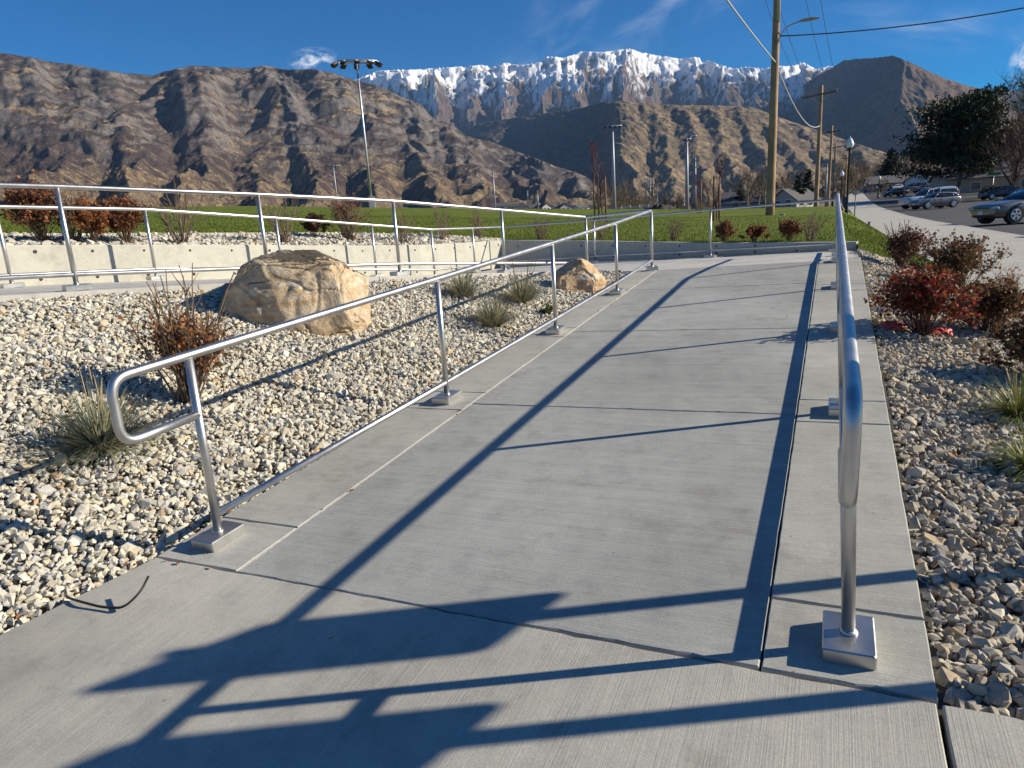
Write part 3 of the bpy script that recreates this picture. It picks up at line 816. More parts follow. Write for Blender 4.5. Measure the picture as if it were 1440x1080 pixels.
# ---------------- concrete: front landing, ramp panels, kerb strips, upper landing
def walkway(name, label=None):
    o = empty(name, (0, 0, 0), kind='structure'); return o
def rough_edges(poly, step=.05, amp=.0024):
    rng = random.Random(int(abs(poly[0][0]*991+poly[0][1]*773+poly[2][1]*37)*10)); out = []
    for i in range(len(poly)):
        p, q = Vector(poly[i]), Vector(poly[(i+1) % len(poly)])
        L = (q-p).length; n = int(L/step) if L < 4.2 else int(L/.12)
        out.append((p.x, p.y))
        if n < 3: continue
        nn = Vector((-(q-p).y, (q-p).x))/L; w = 0.0
        for k in range(1, n):
            am_ = amp if abs((q-p).x) > abs((q-p).y) else amp*.35
            w = .55*w+rng.gauss(0, am_)
            c_ = p.lerp(q, k/n)+nn*max(-.001, w+(.006 if am_ == amp and rng.random() < .035 else 0)); out.append((c_.x, c_.y))
    return out
def slab(name, poly, zf, mat, parent, thick=.14, bevel=.004, rough=True):
    if rough and poly[0][1] < 11: poly = rough_edges(poly)
    mb = MB(); mb.prism(poly, lambda x, y: zf(x, y)-thick, zf, bevel); return mb.build(name, MATS[mat], parent)
front = empty('front_pavement', (0, 0, 0), kind='structure')
slab('slab', [(-4.2, -4.5), (.31, -4.5), (.318, 1.955), (-2.875, 1.972), (-3.008, 1.338), (-3.6, -1.56)], f_ramp, 'landing_concrete', front)
slab('slab', [(.331, -4.5), (1.812, -4.5), (1.812, 1.985), (.334, 1.955)], f_ramp, 'landing_concrete', front)
rampo = empty('ramp', (0, 0, 0), kind='structure')
JY = [1.966, 4.238, 6.44, 8.66, 10.30]
for i in range(4):
    slab('slab', [(-2.343, JY[i]+.005), (-.150, JY[i]+.005), (-.150, JY[i+1]-.004), (-2.343, JY[i+1]-.004)], f_ramp, 'ramp_concrete', rampo, bevel=.005)
def strip_cuts(posts, y_end, first):
    cuts = [first]
    for p in posts:
        for q_ in (p-.19, p+.2):
            if q_ > first+.15: cuts.append(q_)
    return [c for c in cuts if c < y_end-.1]+[y_end]
PL = [(-2.676, 2.176, .929), (-2.585, 4.294, .911), (-2.516, 6.433, .893), (-2.458, 8.49, .876), (-2.451, 10.377, .872)]
PR = [(.100, 2.145, .929), (.100, 4.316, .911), (.096, 6.342, .893), (.090, 8.321, .880), (.088, 10.22, .872)]
cl = strip_cuts([p[1] for p in PL], 10.30, 1.972)
for a, c in zip(cl[:-1], cl[1:]):
    xo = lambda y: np.interp(y, [1.98, 10], [-2.88, -2.74])
    slab('kerb_slab', [(xo(a), a+.004), (-2.359, a+.004), (-2.359, c-.004), (xo(c), c-.004)], f_ramp, 'curb_concrete', rampo, thick=.2, bevel=.004)
cr = strip_cuts([p[1] for p in PR], 10.5, 1.966)
for a, c in zip(cr[:-1], cr[1:]):
    xo = lambda y: np.interp(y, [1.98, 10.5], [.325, .372])
    slab('kerb_slab', [(-.143, a+.005), (xo(a), a+.005), (xo(c), c-.005), (-.143, c-.005)], f_ramp, 'curb_concrete', rampo, thick=.25, bevel=.004)
mb = MB(); mb.prism([(-2.3575, 1.98), (-2.3465, 1.98), (-2.3465, 10.29), (-2.3575, 10.29)], lambda x, y: f_ramp(x, y)-.05, lambda x, y: f_ramp(x, y)-.003)
mb.build('joint_filler', MATS['sealant'], rampo)
mb = MB(); mb.prism([(-2.95, 1.9), (.36, 1.9), (.36, 10.32), (-2.80, 10.32)], lambda x, y: f_ramp(x, y)-.3, lambda x, y: f_ramp(x, y)-.035)
mb.build('sub_base', MATS['joint_dark'], rampo)
mb = MB(); mb.prism([(-3.0, 1.89), (-3.0, 1.3), (.5, 1.3), (.5, 1.89)], lambda x, y: f_ramp(x, y)-.3, lambda x, y: f_ramp(x, y)-.06)
mb.build('sub_base', MATS['joint_dark'], front)
upper = empty('upper_landing', (0, 0, 0), kind='structure')
slab('slab', [(-2.735, 10.31), (.372, 10.51), (.40, 13.30), (-.9, 13.62), (-2.35, 13.92), (-2.55, 10.33)][:1]+[(-2.3, 10.31), (.372, 10.51), (.40, 13.35), (-2.35, 13.93)], f_landing, 'upper_concrete', upper)
slab('slab', [(-2.745, 10.32), (-2.358, 13.93), (-4.6, 14.45), (-6.95, 14.54), (-6.7, 13.2), (-6.9, 11.7), (-3.45, 11.02), (-3.38, 10.9)], f_landing, 'upper_concrete', upper)
# upper ramp running back to the left
upr = empty('upper_ramp', (0, 0, 0), kind='structure')
OUT = np.array([(-9.9, .2, 1.36), (-9., 2.5, 1.27), (-8.34, 4.66, 1.185), (-7.92, 6.17, 1.12), (-7.5, 8.0, .96), (-7.11, 9.82, .79), (-6.75, 11.2, .655), (-6.60, 12.5, .63), (-6.47, 13.75, .61)])
INN = np.stack([RAILX, RAILY, RAILZ], -1)
def up_quad(y0, y1):
    i0, i1 = (np.array([np.interp(y, RAILY, RAILX)+.25, y, np.interp(y, RAILY, RAILZ)]) for y in (y0, y1))
    yo0, yo1 = y0+.75, y1+.75
    o0, o1 = (np.array([np.interp(y, OUT[:, 1], OUT[:, 0])-.42, y+.05, np.interp(y, OUT[:, 1], OUT[:, 2])]) for y in (yo0, yo1))
    return i0, i1, o1, o0
ycuts = [-1.6, .6, 2.7, 4.7, 6.6, 8.4, 10.0, 10.9]
for y0, y1 in zip(ycuts[:-1], ycuts[1:]):
    Q = up_quad(y0+.004, y1-.004)
    vs = [tuple(p) for p in Q]+[(p[0], p[1], p[2]-.3) for p in Q]
    MB().add(vs, [(0, 1, 2, 3), (4, 7, 6, 5), (0, 4, 5, 1), (1, 5, 6, 2), (2, 6, 7, 3), (3, 7, 4, 0)]).build('slab', MATS['upper_concrete'], upr)

# ---------------- retaining wall
wall = empty('retaining_wall', (-6.9, 14.5, .6), 'low pale concrete retaining wall with tie holes, bending round the upper landing', 'wall')
WO = (-6.9, 14.5, .6)
WL = np.array([(-10.4, .1, 1.35, 1.83), (-9.42, 2.5, 1.26, 1.745), (-8.72, 4.75, 1.18, 1.665), (-8.30, 6.3, 1.11, 1.575), (-7.86, 8.1, .95, 1.46), (-7.47, 9.95, .78, 1.34), (-7.12, 11.3, .66, 1.27), (-6.98, 12.6, .62, 1.235), (-6.88, 14.46, .58, 1.205)])
WR = np.array([(-6.88, 14.46, .58, 1.205), (-4.55, 14.48, .62, 1.075), (-2.05, 13.97, .68, .945), (.05, 13.53, .72, .885), (.40, 13.46, .72, .88)])
def wall_piece(P, side, name, th=.2):
    n = len(P); vs, fs = [], []
    d = np.gradient(P[:, :2], axis=0); nn = np.stack([-d[:, 1], d[:, 0]], -1); nn /= np.linalg.norm(nn, axis=1)[:, None]
    ob = P[:, :2]+nn*th*side; b_ = .015
    for i in range(n):
        f_, k_ = P[i, :2], ob[i]; u = (k_-f_)/th
        for (xy, z) in ((f_, P[i, 2]-.35), (f_, P[i, 3]-b_), (f_+u*b_, P[i, 3]), (k_-u*b_, P[i, 3]), (k_, P[i, 3]-b_), (k_, P[i, 2]-.35)):
            vs.append((xy[0], xy[1], z))
    for i in range(n-1):
        for k in range(5):
            fs.append((i*6+k, i*6+k+1, (i+1)*6+k+1, (i+1)*6+k))
    fs += [tuple(range(6)), tuple(reversed([(n-1)*6+k for k in range(6)]))]
    return MB(WO).add(vs, fs).build(name, MATS['wall_concrete'], wall), ob
wl_o, WLb = wall_piece(WL, 1, 'wall_section')
WR2 = WR.copy(); WR2[0, 0] -= .0
wr_o, WRb = wall_piece(WR2, 1, 'wall_section')
for o in (wl_o, wr_o):
    bmx = bmesh.new(); bmx.from_mesh(o.data); bmesh.ops.recalc_face_normals(bmx, faces=bmx.faces); bmx.to_mesh(o.data); bmx.free()
# form-tie holes: recessed dark discs, one part each
hole = None
def tie_holes(P, spacing, rows):
    global hole
    d = np.r_[0, np.cumsum(np.linalg.norm(np.diff(P[:, :2], axis=0), axis=1))]
    for s in np.arange(.4, d[-1]-.2, spacing):
        p = np.array([np.interp(s, d, P[:, k]) for k in range(4)])
        q_ = np.array([np.interp(s+.05, d, P[:, k]) for k in range(2)])
        t_ = (q_-p[:2])/np.linalg.norm(q_-p[:2])
        for fz in rows:
            z = p[2]+(p[3]-p[2])*fz
            if hole is None:
                hm = MB(); hm.lathe([(.019, .0), (.019, .004), (.012, .001)], (0, 0, 0), 9); o = hm.build('tie_hole', MATS['joint_dark'], wall); hole = o
            else:
                o = hole.copy(); COL.objects.link(o)
            n_ = Vector((t_[1], -t_[0], 0))
            o.rotation_euler = n_.to_track_quat('Z', 'Y').to_euler()
            o.location = Vector((p[0], p[1], z))+n_*.0005-Vector(WO)
            o.scale = (random.uniform(.8, 1.2),)*3
tie_holes(WL, .62, (.16, .84)); tie_holes(WR, .75, (.25, .78))

# ---------------- pavement along the street and the street itself
pav = empty('pavement', (0, 0, 0), kind='structure')
yy = list(np.arange(-4, 60, 2.4))
for a, c in zip(yy[:-1], yy[1:]):
    slab('slab', [(1.82, a+.005), (5.0, a+.005), (5.0, c-.005), (1.82, c-.005)], lambda x, y: float(f_walk(y)), 'walk_concrete', pav, thick=.2, bevel=.006)
kerb = [(5.012, 5.18)]
mbk = MB()
ys = np.concatenate([np.arange(-4, 60, 3.0), np.geomspace(60, 260, 30)])
V, F = [], []
xe = lambda y: np.interp(y, [-5, 60, 120, 260], [0, 0, .3, 2.5])
for i, y in enumerate(ys):
    z = float(f_walk(y)); e = float(xe(y))
    V += [(5.01+e, y, z-.2), (5.01+e, y, z), (5.17+e, y, z-.004), (5.20+e, y, z-.13), (5.20+e, y, z-.3)]
for i in range(len(ys)-1):
    for k in range(4): F.append((i*5+k, (i+1)*5+k, (i+1)*5+k+1, i*5+k+1))
mb = MB().add(V, F); ko = mb.build('kerb', MATS['walk_concrete'], None); tag(ko, kind='structure')
V, F = [], []
ys2 = ys[ys > 55]
for y in ys2:
    z = float(f_walk(y)); e = float(xe(y)); V += [(1.7+e*.8, y, z-.004), (5.01+e, y, z-.004)]
for i in range(len(ys2)-1): F.append((2*i, 2*i+1, 2*i+3, 2*i+2))
tag(np_mesh('far_pavement', np.array(V), np.array(F), MATS['walk_concrete']), kind='structure')
m, ns, ls, b = new_mat('asphalt')
P = objcoord(ns, ls)
t1 = nd(ns, 'ShaderNodeTexNoise', Scale=.25, Detail=7.0, Roughness=.7); ls.new(P, t1.inputs['Vector'])
t2 = nd(ns, 'ShaderNodeTexNoise', Scale=60., Detail=4.0, Roughness=.7); ls.new(P, t2.inputs['Vector'])
r1 = ramp_node(ns, [(.3, (.045, .045, .048)), (.7, (.085, .084, .085))]); ls.new(t1.outputs['Fac'], r1.inputs[0])
r2 = ramp_node(ns, [(.3, (.7, .7, .7)), (.7, (1.3, 1.3, 1.3))]); ls.new(t2.outputs['Fac'], r2.inputs[0])
vo = nd(ns, 'ShaderNodeTexVoronoi', Scale=.22, feature='DISTANCE_TO_EDGE'); 
wz = nd(ns, 'ShaderNodeTexNoise', Scale=.6, Detail=4.0); ls.new(P, wz.inputs['Vector'])
va = nd(ns, 'ShaderNodeVectorMath', operation='ADD'); ls.new(P, va.inputs[0]); ls.new(wz.outputs['Color'], va.inputs[1]); ls.new(va.outputs[0], vo.inputs['Vector'])
r3 = ramp_node(ns, [(.006, (.45, .45, .45)), (.014, (1, 1, 1))]); ls.new(vo.outputs['Distance'], r3.inputs[0])
cc = mixc(ns, ls, 1., r1.outputs[0], r2.outputs[0], 'MULTIPLY'); cc = mixc(ns, ls, .8, cc, r3.outputs[0], 'MULTIPLY')
ls.new(cc, b.inputs['Base Color']); b.inputs['Roughness'].default_value = .85; b.inputs['Specular IOR Level'].default_value = .3
bp = nd(ns, 'ShaderNodeBump', Strength=.4, Distance=.01); ls.new(t2.outputs['Fac'], bp.inputs['Height']); ls.new(bp.outputs[0], b.inputs['Normal'])
V, F = [], []
for y in ys:
    z = float(f_walk(y))-.13; e = float(xe(y))
    w_ = np.interp(y, [-5, 20, 92, 110, 260], [45, 45, 45, 18, 15])
    V += [(5.19+e, y, z), (5.19+e+w_*.3, y, z+.03), (5.19+e+w_, y, z+.05)]
for i in range(len(ys)-1):
    for k in range(2): F.append((i*3+k, i*3+k+1, (i+1)*3+k+1, (i+1)*3+k))
tag(np_mesh('street', np.array(V), np.array(F), MATS['asphalt']), kind='structure')

# ---------------- gravel beds: soil sheet plus crushed stone
mat_plain('soil', (.22, .195, .155), .95, noise=.35, nscale=25, local=False)
def sheet(name, xf, yv, zf, mat, nx=24, kind='structure'):
    V = []
    for y in yv:
        x0, x1 = xf(y)
        for t in np.linspace(0, 1, nx):
            x = x0+(x1-x0)*t; V.append((x, y, float(zf(x, y))))
    idx = np.arange(len(yv)*nx).reshape(len(yv), nx)
    F = np.stack([idx[:-1, :-1], idx[:-1, 1:], idx[1:, 1:], idx[1:, :-1]], -1).reshape(-1, 4)
    return tag(np_mesh(name, np.array(V), F, mat, smooth=True), kind=kind)
def bedL_x(y):
    xr = -2.877-(1.98-y)*.204 if y < 1.98 else float(np.interp(y, [1.98, 10.2], [-2.88, -2.74]))
    return float(np.interp(y, RAILY, RAILX))+.25, xr
sheet('planting_bed', lambda y: (bedL_x(y)[0]-.05, bedL_x(y)[1]+.06), np.linspace(-1.9, 10.75, 60), lambda x, y: f_bedL(x, y)-.03, MATS['soil'])
sheet('planting_bed', lambda y: (.28, 1.84), np.linspace(1.93, 12.6, 50), lambda x, y: f_bedR(x, y)-.03, MATS['soil'])
# upper bed behind the wall
s_ = np.linspace(0, 1, 60)
ub_in = resample(np.c_[WLb, WL[:, 3]-.05], 60); ub_out = resample(LE[:7], 60)
def f_ub(i, t): return ub_in[i]*(1-t)+(ub_out[i]+np.array([.12, -.08, 0]))*t
V = np.array([f_ub(i, t)-np.array([0, 0, .03]) for i in range(60) for t in np.linspace(0, 1, 8)])
idx = np.arange(480).reshape(60, 8)
F = np.stack([idx[:-1, :-1], idx[1:, :-1], idx[1:, 1:], idx[:-1, 1:]], -1).reshape(-1, 4)
tag(np_mesh('upper_planting_bed', V, F, MATS['soil'], smooth=True), kind='structure')
# pale mowing strip between lawn and stones
LEm = resample(LE[:7], 40)
d = np.gradient(LEm[:, :2], axis=0); nn = np.stack([d[:, 1], -d[:, 0]], -1); nn /= np.linalg.norm(nn, axis=1)[:, None]
ms = empty('mowing_strip', (0, 0, 0), kind='structure')
for i in range(0, 38, 3):
    j = min(i+3, 39)
    a, c = LEm[i], LEm[j]; e = (c-a)/np.linalg.norm(c-a)*.006
    a, c = a+e, c-e
    ai, ci = np.r_[a[:2]+nn[i]*.16, a[2]], np.r_[c[:2]+nn[j]*.16, c[2]]
    vs = [tuple(p+np.array([0, 0, dz])) for dz in (.02, -.1) for p in (a, c, ci, ai)]
    MB().add(vs, [(3, 2, 1, 0), (4, 5, 6, 7), (0, 1, 5, 4), (1, 2, 6, 5), (2, 3, 7, 6), (3, 0, 4, 7)]).build('edging_slab', MATS['walk_concrete'], ms)

# crushed stone
def stone_library(n, seed):
    rng = np.random.default_rng(seed); lib = []
    for k in range(n):
        bm = bmesh.new()
        sc = np.array([1.0, rng.uniform(.62, .95), rng.uniform(.42, .78)])
        q8 = np.array([(x, y, z) for x in (-1, 1) for y in (-1, 1) for z in (-1, 1)], float)*.74
        q8 += rng.uniform(-.34, .34, q8.shape)
        q8 = np.r_[q8*.93, np.array([(1, 0, 0), (-1, 0, 0), (0, 1, 0), (0, -1, 0), (0, 0, 1), (0, 0, -1)])*rng.uniform(.78, 1.12, (6, 1))+rng.uniform(-.3, .3, (6, 3))]
        for v in q8: bm.verts.new(v*sc)
        r_ = bmesh.ops.convex_hull(bm, input=bm.verts)
        bmesh.ops.delete(bm, geom=[v for v in bm.verts if not v.link_faces], context='VERTS')
        bmesh.ops.triangulate(bm, faces=bm.faces)
        bm.verts.ensure_lookup_table(); bm.verts.index_update()
        V = np.array([v.co[:] for v in bm.verts]); F = np.array([[v.index for v in f.verts] for f in bm.faces])
        lib.append((V, F)); bm.free()
    return lib
STONES = stone_library(28, 5)
def rotmats(n, rng):
    q_ = rng.normal(size=(n, 4)); q_ /= np.linalg.norm(q_, axis=1)[:, None]
    w, x, y, z = q_.T
    return np.stack([np.stack([1-2*(y*y+z*z), 2*(x*y-z*w), 2*(x*z+y*w)], -1), np.stack([2*(x*y+z*w), 1-2*(x*x+z*z), 2*(y*z-x*w)], -1),
                     np.stack([2*(x*z-y*w), 2*(y*z+x*w), 1-2*(x*x+y*y)], -1)], 1)
STONE_COLS = np.array([(.52, .47, .36), (.57, .53, .43), (.45, .42, .355), (.40, .385, .35), (.60, .575, .50), (.49, .41, .29), (.28, .275, .26), (.50, .49, .46), (.42, .30, .19)])
STONE_P = np.array([.24, .21, .15, .12, .09, .07, .02, .08, .02])
mat_tint('crushed_stone', rough=.92, spec=.15, nscale=70., namp=.15, bump=.22, bdist=.002)
def gravel(name, pts, size, seed, shade=(1, 1, 1)):
    rng = np.random.default_rng(seed); n = len(pts)
    which = rng.integers(0, len(STONES), n); Rm = rotmats(n, rng)
    s = size*rng.lognormal(0, .34, n)
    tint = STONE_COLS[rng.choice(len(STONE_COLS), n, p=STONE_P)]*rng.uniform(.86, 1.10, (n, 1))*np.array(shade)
    Vs, Fs, Cs, off = [], [], [], 0
    for k, (V, F) in enumerate(STONES):
        w = np.where(which == k)[0]
        if not len(w): continue
        vv = np.einsum('nij,vj->nvi', Rm[w], V)
        vv[:, :, 2] *= .9
        vv = vv*s[w][:, None, None]+pts[w][:, None, :]
        Vs.append(vv.reshape(-1, 3)); Cs.append(np.repeat(tint[w], len(V), 0))
        Fs.append((F[None]+(np.arange(len(w))*len(V))[:, None, None]+off).reshape(-1, 3)); off += vv.shape[0]*vv.shape[1]
    return tag(np_mesh(name, np.concatenate(Vs), np.concatenate(Fs), MATS['crushed_stone'], col=np.concatenate(Cs)), kind='stuff')
def jitter_points(x0, x1, y0, y1, step, rng, keep):
    gx, gy = np.meshgrid(np.arange(x0, x1, step), np.arange(y0, y1, step))
    x = (gx+rng.uniform(-.5, .5, gx.shape)*step*1.1).ravel(); y = (gy+rng.uniform(-.5, .5, gy.shape)*step*1.1).ravel()
    k = keep(x, y); return x[k], y[k]
rg = np.random.default_rng(12)
def keepL(x, y):
    xl = np.interp(y, RAILY, RAILX)+.28; xr = np.where(y < 1.98, -2.895-(1.98-y)*.204, np.interp(y, [1.98, 10.2], [-2.90, -2.76]))
    top = 10.55+(-3.0-x)*.4
    vis = np.degrees(np.arctan2(x, y)) > -66
    return (x > xl) & (x < xr) & (y < top) & vis & (y < 10.8)
px, py = [], []
for st in (.0285, .036):
    a, c = jitter_points(-7.6, -2.7, .2, 10.9, st, rg, keepL); px.append(a); py.append(c)
px, py = np.concatenate(px), np.concatenate(py)
lay = np.r_[np.zeros(0)]
pz = f_bedL(px, py)+.018*fbm(px*2.2, py*2.2, 6, 3)+rg.uniform(-.016, .018, len(px))
gravel('gravel', np.stack([px, py, pz], -1), .0172, 21)
def keepR(x, y): return (x > np.interp(y, [1.98, 10.5], [.345, .39])) & (x < 1.80) & (y < 12.4+.35*np.sin(x*4)) & (y > 1.99)
px, py = [], []
for st in (.0285, .036):
    a, c = jitter_points(.33, 1.85, 1.9, 12.9, st, rg, keepR); px.append(a); py.append(c)
px, py = np.concatenate(px), np.concatenate(py)
pz = f_bedR(px, py)+.018*fbm(px*2.2, py*2.2, 9, 3)+rg.uniform(-.016, .018, len(px))
gravel('gravel', np.stack([px, py, pz], -1), .0174, 22, (.84, .80, .76))  # stones toned darker and greyer: backlight and dirt both put into their colour
# upper bed
N = 9500
fi = rg.uniform(6, 58.9, N); ft = rg.uniform(.02, .93, N)
pts = np.array([(f_ub(int(i), t)*(1-(i % 1))+f_ub(int(i)+1, t)*(i % 1)) for i, t in zip(fi, ft)])
pts[:, 2] += rg.uniform(-.02, .03, N)
gravel('gravel', pts, .031, 23)

# ---------------- air: one closed box of thin haze round everything
hz = MB(); hz.box((0, 0, 1324), (26000, 26000, 2652))
m = bpy.data.materials.new('haze_air'); m.use_nodes = True; nt = m.node_tree; nt.nodes.clear()
ho = nt.nodes.new('ShaderNodeOutputMaterial'); hv = nt.nodes.new('ShaderNodeVolumePrincipled')
hv.inputs['Color'].default_value = (.36, .60, 1.0, 1); hv.inputs['Density'].default_value = HAZE
hv.inputs['Anisotropy'].default_value = 0.0
nt.links.new(hv.outputs[0], ho.inputs['Volume'])
tag(hz.build('haze', m), kind='stuff')
# ================================================================== objects
ST = MATS['brushed_steel']
# ---------------- handrails
def base_z(x, y): return f_ramp(x, y) if y < 10.4 else f_landing(x, y)
def rail_tube(mb, pts, r, rad=.085, n=14): mb.tube(fillet(pts, rad, 8), r, n)
def post_with_plate(root, org, x, y, zb, H, along, i, lean=0.0):
    a = Vector((along[0], along[1], 0)).normalized(); s = Vector((-a.y, a.x, 0))
    mb = MB(org); mb.tube([(x, y, zb+.012), (x+lean, y, zb+H-.012)], .0205, 14)
    # weld bead where the post meets the plate
    mb.lathe([(.027, .048), (.0265, .053), (.022, .060)], (x, y, zb), 14)
    p = mb.build('post', ST, root)
    rot = Matrix((tuple(a), tuple(s), (0, 0, 1))).transposed()
    g = f_ramp(1, 0) if y < 10.4 else .02; gy_ = .077 if y < 10.4 else -.015
    up = Vector((-g, -gy_, 1)).normalized() if zb < .9 else Vector((0, 0, 1))
    q = Vector((0, 0, 1)).rotation_difference(up).to_matrix()
    mb = MB(org); mb.box((x, y, zb+.024), (.205, .150, .050), q @ rot, bevel=.004)
    mb.build('base_plate', ST, p)
    return p
def handrail(name, label, posts, top, bottom, loop, org, lean=lambda i: 0.0):
    root = empty(name, org, label, 'handrail')
    mb = MB(org); rail_tube(mb, top, .0212); mb.build('top_rail', ST, root)
    mb = MB(org)
    rail_tube(mb, bottom, .0195, .05); mb.build('bottom_rail', ST, root)
    if loop:
        mb = MB(org); rail_tube(mb, loop, .0212); mb.build('end_loop', ST, root)
    n = len(posts)
    for i, (x, y, z, H) in enumerate(posts):
        j, k = max(i-1, 0), min(i+1, n-1)
        al = (posts[k][0]-posts[j][0], posts[k][1]-posts[j][1])
        if i == 0: al = (posts[1][0]-posts[0][0], posts[1][1]-posts[0][1])
        post_with_plate(root, org, x, y, z, H, al, i, lean(i))
    return root
LP = [(x, y, f_ramp(x, y), H) for x, y, H in PL]+[(-3.71, 11.07, .695, .885), (-4.28, 9.03, .86, .885), (-4.80, 7.11, 1.01, .885), (-5.40, 5.55, 1.11, .885), (-6.04, 3.90, 1.20, .885), (-6.75, 2.02, 1.27, .885), (-7.45, .1, 1.36, .885)]
LTOP = [(x, y, z+H) for x, y, z, H in LP]
LBOT = [(x, y, z+.138) for x, y, z, H in LP]
d = (Vector(LTOP[0])-Vector(LTOP[1])).normalized()
e0 = Vector(LTOP[0])+d*.385
mid = Vector(LTOP[0])-Vector((0, 0, .285)); e1 = mid+d*.385
handrail('handrail', 'stainless steel handrail on the left of the ramp, turning back round the boulder bed', LP, LTOP, LBOT, None, (-2.676, 2.176, .1))
lr = bpy.data.objects['handrail']
lr_top = [c for c in lr.children if c.name.startswith('top_rail')][0]
bpy.data.objects.remove(lr_top)
mb = MB((-2.676, 2.176, .1)); rail_tube(mb, [mid, e1, e0]+LTOP, .0212); mb.build('top_rail', ST, lr)
RP = [(x, y, f_ramp(x, y), H) for x, y, H in PR]+[(.088, 11.75, f_landing(.05, 11.75), .872), (.088, 13.2, f_landing(.05, 13.2), .872), (-2.09, 13.62, .69, .885), (-4.56, 14.13, .635, .885), (-6.62, 14.0, .61, .885), (-6.65, 12.6, .63, .885), (-6.78, 11.2, .655, .885), (-7.11, 9.82, .79, .885), (-7.5, 8.0, .96, .885), (-7.92, 6.17, 1.12, .885), (-8.34, 4.66, 1.185, .885), (-9.0, 2.5, 1.27, .885), (-9.7, .6, 1.35, .885)]
rlean = lambda i: -.036 if i < 5 else (-.02 if i == 5 else 0.0)      # the right-hand posts stand a touch out of plumb
RTOP = [(x+rlean(i), y, z+H) for i, (x, y, z, H) in enumerate(RP)]
RBOT = [(x+rlean(i)*.15, y, z+.138) for i, (x, y, z, H) in enumerate(RP)]
d = (Vector(RTOP[0])-Vector(RTOP[1])).normalized()
e0 = Vector(RTOP[0])+d*.385; mid = Vector(RTOP[0])-Vector((0, 0, .285)); e1 = mid+d*.385
handrail('handrail', 'stainless steel handrail on the right of the ramp, running on along the retaining wall', RP, [mid, e1, e0]+RTOP, RBOT, None, (.100, 2.145, .17), rlean)

# ---------------- boulders
def boulder(name, label, c, axes, rz, seed, cuts, mat, lobes=(.10, .05, .02), sub=6):
    bm = bmesh.new(); bmesh.ops.create_icosphere(bm, subdivisions=sub, radius=1.0)
    rng = random.Random(seed); off = Vector((seed*3.1, seed*1.7, seed*.9))
    from mathutils import noise
    for v in bm.verts:
        p = v.co.copy().normalized()
        e = .72
        q = Vector([math.copysign(abs(t)**e, t) for t in p])
        for n_, dist in cuts:
            nv = Vector(n_).normalized(); k = q.dot(nv)
            if k > dist: q -= nv*(k-dist)*.88
        n1 = noise.noise(p*1.3+off); n2 = noise.noise(p*3.1+off*2); n3 = noise.multi_fractal(p*7+off, 1.0, 2.1, 5)
        rdg = 1-abs(noise.noise(p*2.2+off*3))*2
        ck = abs(noise.noise(p*1.7+off*5)); q *= 1-.035*max(0., 1-ck/.035)
        q *= 1+lobes[0]*n1+lobes[1]*n2+lobes[2]*(n3-.6)-.03*max(0, rdg-.82)*5
        v.co = Vector((q.x*axes[0], q.y*axes[1], q.z*axes[2]))
    me = bpy.data.meshes.new(name); bm.to_mesh(me); bm.free()
    me.polygons.foreach_set('use_smooth', [True]*len(me.polygons)); me.materials.append(mat)
    o = bpy.data.objects.new(name, me); COL.objects.link(o); o.location = c; o.rotation_euler = (0, 0, rz)
    return tag(o, label, 'boulder')
